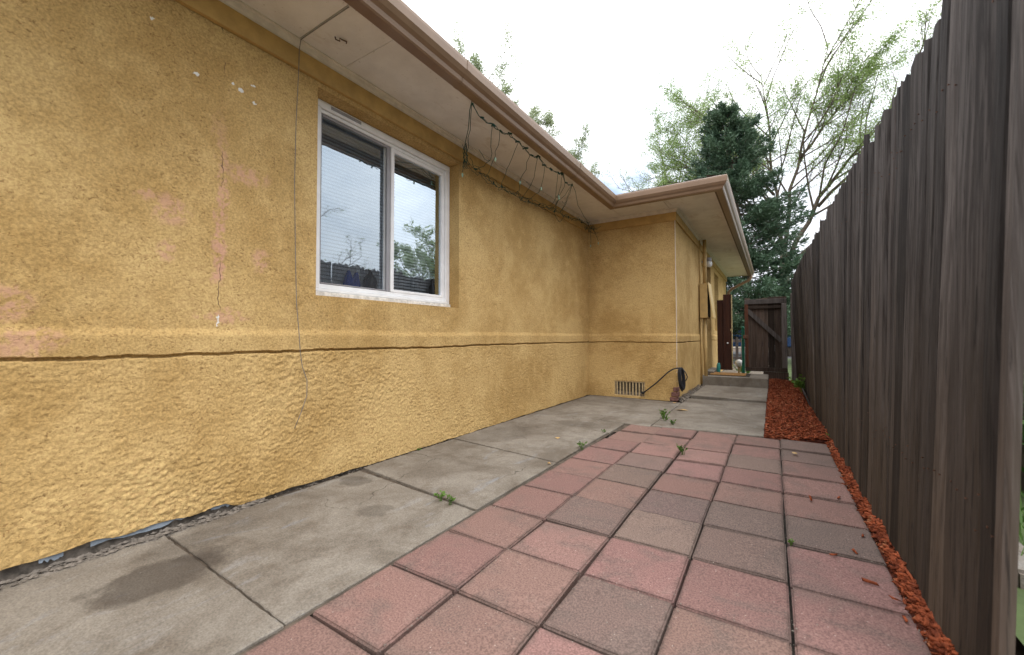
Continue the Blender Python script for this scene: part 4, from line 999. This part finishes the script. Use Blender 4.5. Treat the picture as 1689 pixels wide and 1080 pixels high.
def dry(x, y, s, label, z=.006):
    b = MB(); n = 8; rr = random.Random(int(x*1000)); a0 = rr.uniform(0, 6)
    pts = [(x, y, z+.004)]
    for k in range(n):
        a = a0+2*math.pi*k/n; r = s*(1.0 if k % 4 == 0 else .55)*rr.uniform(.8, 1.1); pts.append((x+r*math.cos(a), y+r*math.sin(a), z+rr.uniform(0, .012)))
    b.add(pts, [(0, k+1, (k+1) % n+1) for k in range(n)])
    tag(b.build('dry_leaf', 'dry_leaf'), label, 'leaf')
dry(.316, 4.86, .07, 'large tan dry leaf on the concrete by the house corner'); dry(-.285, 2.98, .022, 'pale dry leaf on the slab under the long wall')
dry(1.30, 3.46, .032, 'yellow dry leaf on the far right paver'); dry(-.04, 2.36, .016, 'tiny pale leaf at the slab corner beside the pavers'); dry(.16, 5.33, .03, 'small dry leaf at the foot of the corner bricks')

def tree(name, label, base, limbs, leafmat, lev=3, nch=(7, 6, 5), leaf=(.10, .06), nleaf=6, seed=1, r0=.16, trunk=None, up_b=.05, group=None, lenf=(.28, .5), zs=1.0, spread=.05):
    rg = np.random.default_rng(seed); root = empty(name, base, label, 'tree', group); wood = MB(); LP = []; LD = []
    def poly(p, d, L, n, wob_):
        pts = [p]
        for i in range(n):
            d = unit(d+rg.normal(0, wob_, 3)+np.array([0, 0, up_b])); p = p+d*L/n; pts.append(p)
        return pts
    def at(pts, f):
        x = f*(len(pts)-1); i = min(int(x), len(pts)-2); return pts[i]+(pts[i+1]-pts[i])*(x-i), unit(pts[i+1]-pts[i])
    def kids(pts, L, r, lv):
        n = nch[min(lv, len(nch)-1)]
        for k in range(n):
            f = .22+.78*(k+rg.uniform(0, 1))/n; p, d = at(pts, min(f, .999))
            sd_ = unit(np.cross(d, rg.normal(0, 1, 3))); an = rg.uniform(.45, .95)
            dd = unit(d*math.cos(an)+sd_*math.sin(an)); LL = L*rg.uniform(*lenf)*(1.15-.45*f); rr_ = max(.004, r*.36*(1-.5*f))
            q = poly(p, dd, LL, 3, .16)
            wood.tube(q, list(np.linspace(rr_, rr_*.4, len(q))), 4 if lv == 0 else 3, False)
            if lv+1 < lev: kids(q, LL, rr_, lv+1)
            else:
                for j in range(nleaf):
                    pp, d2 = at(q, rg.uniform(.15, .999)); LP.append(pp+rg.normal(0, spread, 3)); LD.append(unit(d2*.4+rg.normal(0, .7, 3)))
    if trunk is not None:
        T = [np.array(v, float)*np.array([1, 1, zs]) for v in trunk]; wood.tube([tuple(v) for v in T], list(np.linspace(r0, r0*.7, len(T))), 10)
    for lb in limbs:
        pts = [np.array(v, float)*np.array([1, 1, zs]) for v in lb[0]]
        fine = []
        for a, c in zip(pts[:-1], pts[1:]):
            for k in range(3): fine.append(a+(c-a)*k/3+rg.normal(0, .04, 3))
        fine.append(pts[-1]); L = sum(np.linalg.norm(c-a) for a, c in zip(pts[:-1], pts[1:]))
        wood.tube([tuple(v) for v in fine], list(np.linspace(lb[1]*.72, .010, len(fine))), 6)
        kids(fine, L, lb[1], 0)
    wood.build('trunk', 'bark', root, smooth=True)
    if LP:
        n = len(LP); V, F = leaf_mesh(np.array(LP), np.array(LD), rg.uniform(leaf[0]*.6, leaf[0]*1.3, n), leaf[1]); npmesh('crown', V, F, leafmat, root)
    return root
def sc(pts, c, k): return [tuple(c[i]+(p[i]-c[i])*k for i in range(3)) for p in pts]
C0 = (CAM.x, CAM.y, CAM.z)
tree('deciduous_tree', 'tall tree with sparse fresh green leaves behind the blue spruce', (1.7, 22, 0),
     [([(1.65, 22, 5), (1.35, 22.2, 8), (1.2, 22.4, 11), (.9, 22.3, 14.6)], .13), ([(1.7, 22, 5), (2.0, 21.8, 8), (2.6, 21.6, 11), (3.4, 21.4, 14.4)], .13),
      ([(1.8, 22, 4.5), (3.0, 22, 7.4), (4.6, 22.3, 9.8), (6.6, 22.4, 12.6)], .15), ([(2.9, 22, 7.0), (4.6, 21.8, 8.7), (6.4, 21.6, 9.8), (7.6, 21.8, 10.4)], .10),
      ([(1.8, 22, 4.2), (3.2, 21.7, 5.9), (5.0, 21.5, 7.4), (7.0, 21.4, 8.6)], .14), ([(1.6, 22, 5), (.2, 22.4, 7.6), (-1.4, 22.5, 9.4), (-3.6, 22.4, 10.8)], .12),
      ([(1.3, 22.2, 8), (.2, 21.8, 10.4), (-1.2, 21.6, 12.2), (-2.2, 21.6, 13.4)], .09), ([(2.3, 21.7, 9.4), (3.6, 22.2, 11.4), (4.8, 22.4, 13.8)], .09), ([(1.8, 22, 3.8), (3.4, 22.4, 4.6), (5.4, 22.6, 5.6)], .1),
      ([(1.5, 22, 6), (-.4, 21.6, 8.6), (-2.6, 21.4, 10.2)], .10), ([(1.4, 22, 7), (.0, 22.6, 10), (-1.2, 22.8, 12.6)], .09), ([(.2, 22.4, 7.6), (-1.6, 23, 8.4), (-3.8, 23.2, 9.0)], .08)],
     'spring_leaf', 3, (16, 11, 7), (.062, .046), 9, 3, .24, [(1.7, 22, -.1), (1.68, 22, 2), (1.7, 22, 5)], zs=.92, spread=.10)
tree('bare_tree', 'thin almost bare tree above the far roof corner', (-3.4, 24, 0),
     [([(-3.4, 24, 6), (-3.2, 24, 9), (-2.6, 24, 12)], .08), ([(-3.4, 24, 6), (-4.4, 24, 8.6), (-6.6, 24, 9.8)], .08), ([(-3.4, 24, 7), (-3.7, 24, 9.6), (-4.2, 24, 12.0)], .07), ([(-3.4, 24, 5), (-4.6, 24, 7.4), (-5.8, 24, 8.6)], .07)],
     'spring_leaf', 3, (8, 6, 3), (.08, .05), 3, 8, .2, [(-3.4, 24, -.1), (-3.4, 24, 6)])
tree('deciduous_tree', 'pale backlit leafy tree peeking over the long roof', (-8.1, 13, 0),
     [([(-8.1, 13, 3), (-8.4, 13, 7), (-8.5, 12.8, 10.6)], .10), ([(-8.1, 13, 3), (-7.1, 13.2, 6.3), (-6.4, 13.4, 8.6)], .08), ([(-8.1, 13, 3), (-9.3, 13.4, 6.3), (-10.1, 13.4, 9.6)], .09), ([(-7.9, 13, 5), (-7.7, 12.4, 7.8), (-8.0, 12.0, 9.8)], .07), ([(-7.6, 13, 3), (-6.2, 13.6, 5.4), (-5.0, 13.8, 6.9)], .07)],
     'backlit_leaf', 3, (13, 10, 7), (.055, .04), 14, 15, .2, [(-8.1, 13, -.1), (-8.1, 13, 3)], lenf=(.24, .42), spread=.08, zs=1.05)
tree('garden_tree', 'spreading tree beyond the fence, mirrored in the right window pane', (14.5, 18.5, 0),
     [([(14.5, 18.5, 2), (14.2, 18.5, 4.2), (14.0, 18.3, 7.0)], .10), ([(14.5, 18.5, 2), (15.6, 19.0, 4.4), (16.4, 19.2, 6.0)], .09), ([(14.5, 18.5, 2), (13.2, 17.8, 3.8), (12.4, 17.4, 5.4)], .09), ([(14.4, 18.5, 3), (15.0, 17.4, 4.6), (15.4, 17, 6.0)], .08)],
     'backlit_leaf', 3, (10, 8, 5), (.12, .08), 6, 31, .18, [(14.5, 18.5, -.1), (14.5, 18.5, 2)])
tree('garden_tree', 'thin bare-limbed tree beyond the fence, mirrored in the left window pane', (15.5, 11.0, 0),
     [([(15.5, 11, 2), (15.2, 11, 4), (14.6, 11.2, 6.4)], .09), ([(15.5, 11, 2.4), (14.6, 12.2, 3.8), (13.6, 13.0, 4.8)], .08), ([(15.5, 11, 2), (16.0, 9.6, 4), (16.4, 9.2, 5.6)], .08)],
     'backlit_leaf', 3, (8, 6, 4), (.07, .05), 1, 37, .16, [(15.5, 11, -.1), (15.5, 11, 2)])

# blue spruce
sp = empty('spruce_tree', (.75, 16, 0), 'dense dark blue-green spruce rising behind the gate', 'tree')
rs = np.random.default_rng(5); wood = MB(); P = []; Dd = []
def axis(z): return np.array([.75-.92*(z/8.9), 16.0, z])
wood.tube([tuple(axis(z)) for z in np.linspace(-.1, 8.7, 8)], list(np.linspace(.17, .02, 8)), 8)
z = .9
while z < 8.75:
    f = z/8.9; Rr = 2.9*(1-f)**.70+.10
    nbr = int(7+7*(1-f))
    for k in range(nbr):
        a = rs.uniform(0, 2*np.pi); L = Rr*rs.uniform(.62, 1.12); dr_ = np.array([math.cos(a), math.sin(a), 0])
        b0 = axis(z+rs.uniform(-.12, .12)); droop = rs.uniform(-.18, .10) if f < .7 else rs.uniform(.1, .5)
        pts = [b0+dr_*L*s_+np.array([0, 0, droop*L*s_+.22*L*s_*s_]) for s_ in (0, .35, .7, 1)]
        wood.tube([tuple(v) for v in pts], [.022, .016, .01, .004], 3, False)
        nt = int(14+34*L)
        for j in range(nt):
            s_ = rs.uniform(.18, 1)**.8; x = s_*3; i = min(int(x), 2); p = pts[i]+(pts[i+1]-pts[i])*(x-i)
            lat = np.array([-dr_[1], dr_[0], 0])*rs.normal(0, .16)*(1.25-s_)*L*.8
            q = p+lat+np.array([0, 0, rs.normal(-.03, .05)])
            for m_ in range(4):
                P.append(q+rs.normal(0, .035, 3)); Dd.append(unit(dr_*.8+lat*.8+rs.normal(0, .55, 3)+np.array([0, 0, .25])))
    z += .17+.10*(1-f)
wood.build('trunk', 'bark', sp)
V, F = leaf_mesh(np.array(P), np.array(Dd), rs.uniform(.10, .19, len(P)), .038); npmesh('crown', V, F, 'spruce_needle', sp)

# shrub and grass on the far side of the fence
def shrub(name, label, c, r, h, n, mat, ls):
    root = empty(name, (c[0], c[1], 0), label, 'shrub'); st = MB()
    pts = RNG.normal(0, 1, (n, 3)); pts = unit(pts)*RNG.uniform(.45, 1, (n, 1))**.5; pts = pts*np.array([r, r, h/2])*(.8+.4*RNG.random((n, 1)))+np.array([c[0], c[1], h*.52]); pts[:, 2] = np.maximum(pts[:, 2], .0)
    for k in range(14):
        e_ = pts[k]; st.tube([(c[0]+random.uniform(-.1, .1), c[1]+random.uniform(-.1, .1), -.05), ((c[0]+e_[0])/2, (c[1]+e_[1])/2, e_[2]*.5), tuple(e_)], [.014, .009, .003], 4)
    st.build('stems', 'bark', root)
    V, F = leaf_mesh(pts, unit(RNG.normal(0, 1, (n, 3))+np.array([0, 0, .4])), RNG.uniform(ls*.7, ls*1.3, n), ls*.6); npmesh('foliage', V, F, mat, root)
shrub('shrub', 'green shrub glimpsed past the near end of the fence', (2.42, 3.5), .52, 1.45, 6000, 'shrub_leaf', .05)
shrub('shrub', 'leafy shrub beyond the gate gap by the path', (-.9, 15.2), .7, 1.5, 2600, 'spring_leaf', .08)
n = 9000; gx_ = RNG.uniform(1.9, 4.4, n); gy_ = RNG.uniform(2.2, 8.8, n)
Dg = unit(np.stack([RNG.normal(0, .3, n), RNG.normal(0, .3, n), np.ones(n)], -1)); V, F = leaf_mesh(np.stack([gx_, gy_, np.full(n, -.03)], -1), Dg, RNG.uniform(.05, .13, n), .010)
tag(npmesh('grass', V, F, 'grass'), 'green grass behind the board fence', 'grass', kind='stuff')
tag(MB().box(1.86, 1.98, 2.1, 2.7, -.09, .03).build('edging_stone', 'concrete', bevel=.012, seg=2), 'pale concrete edging block behind the near end of the fence', 'edging stone')
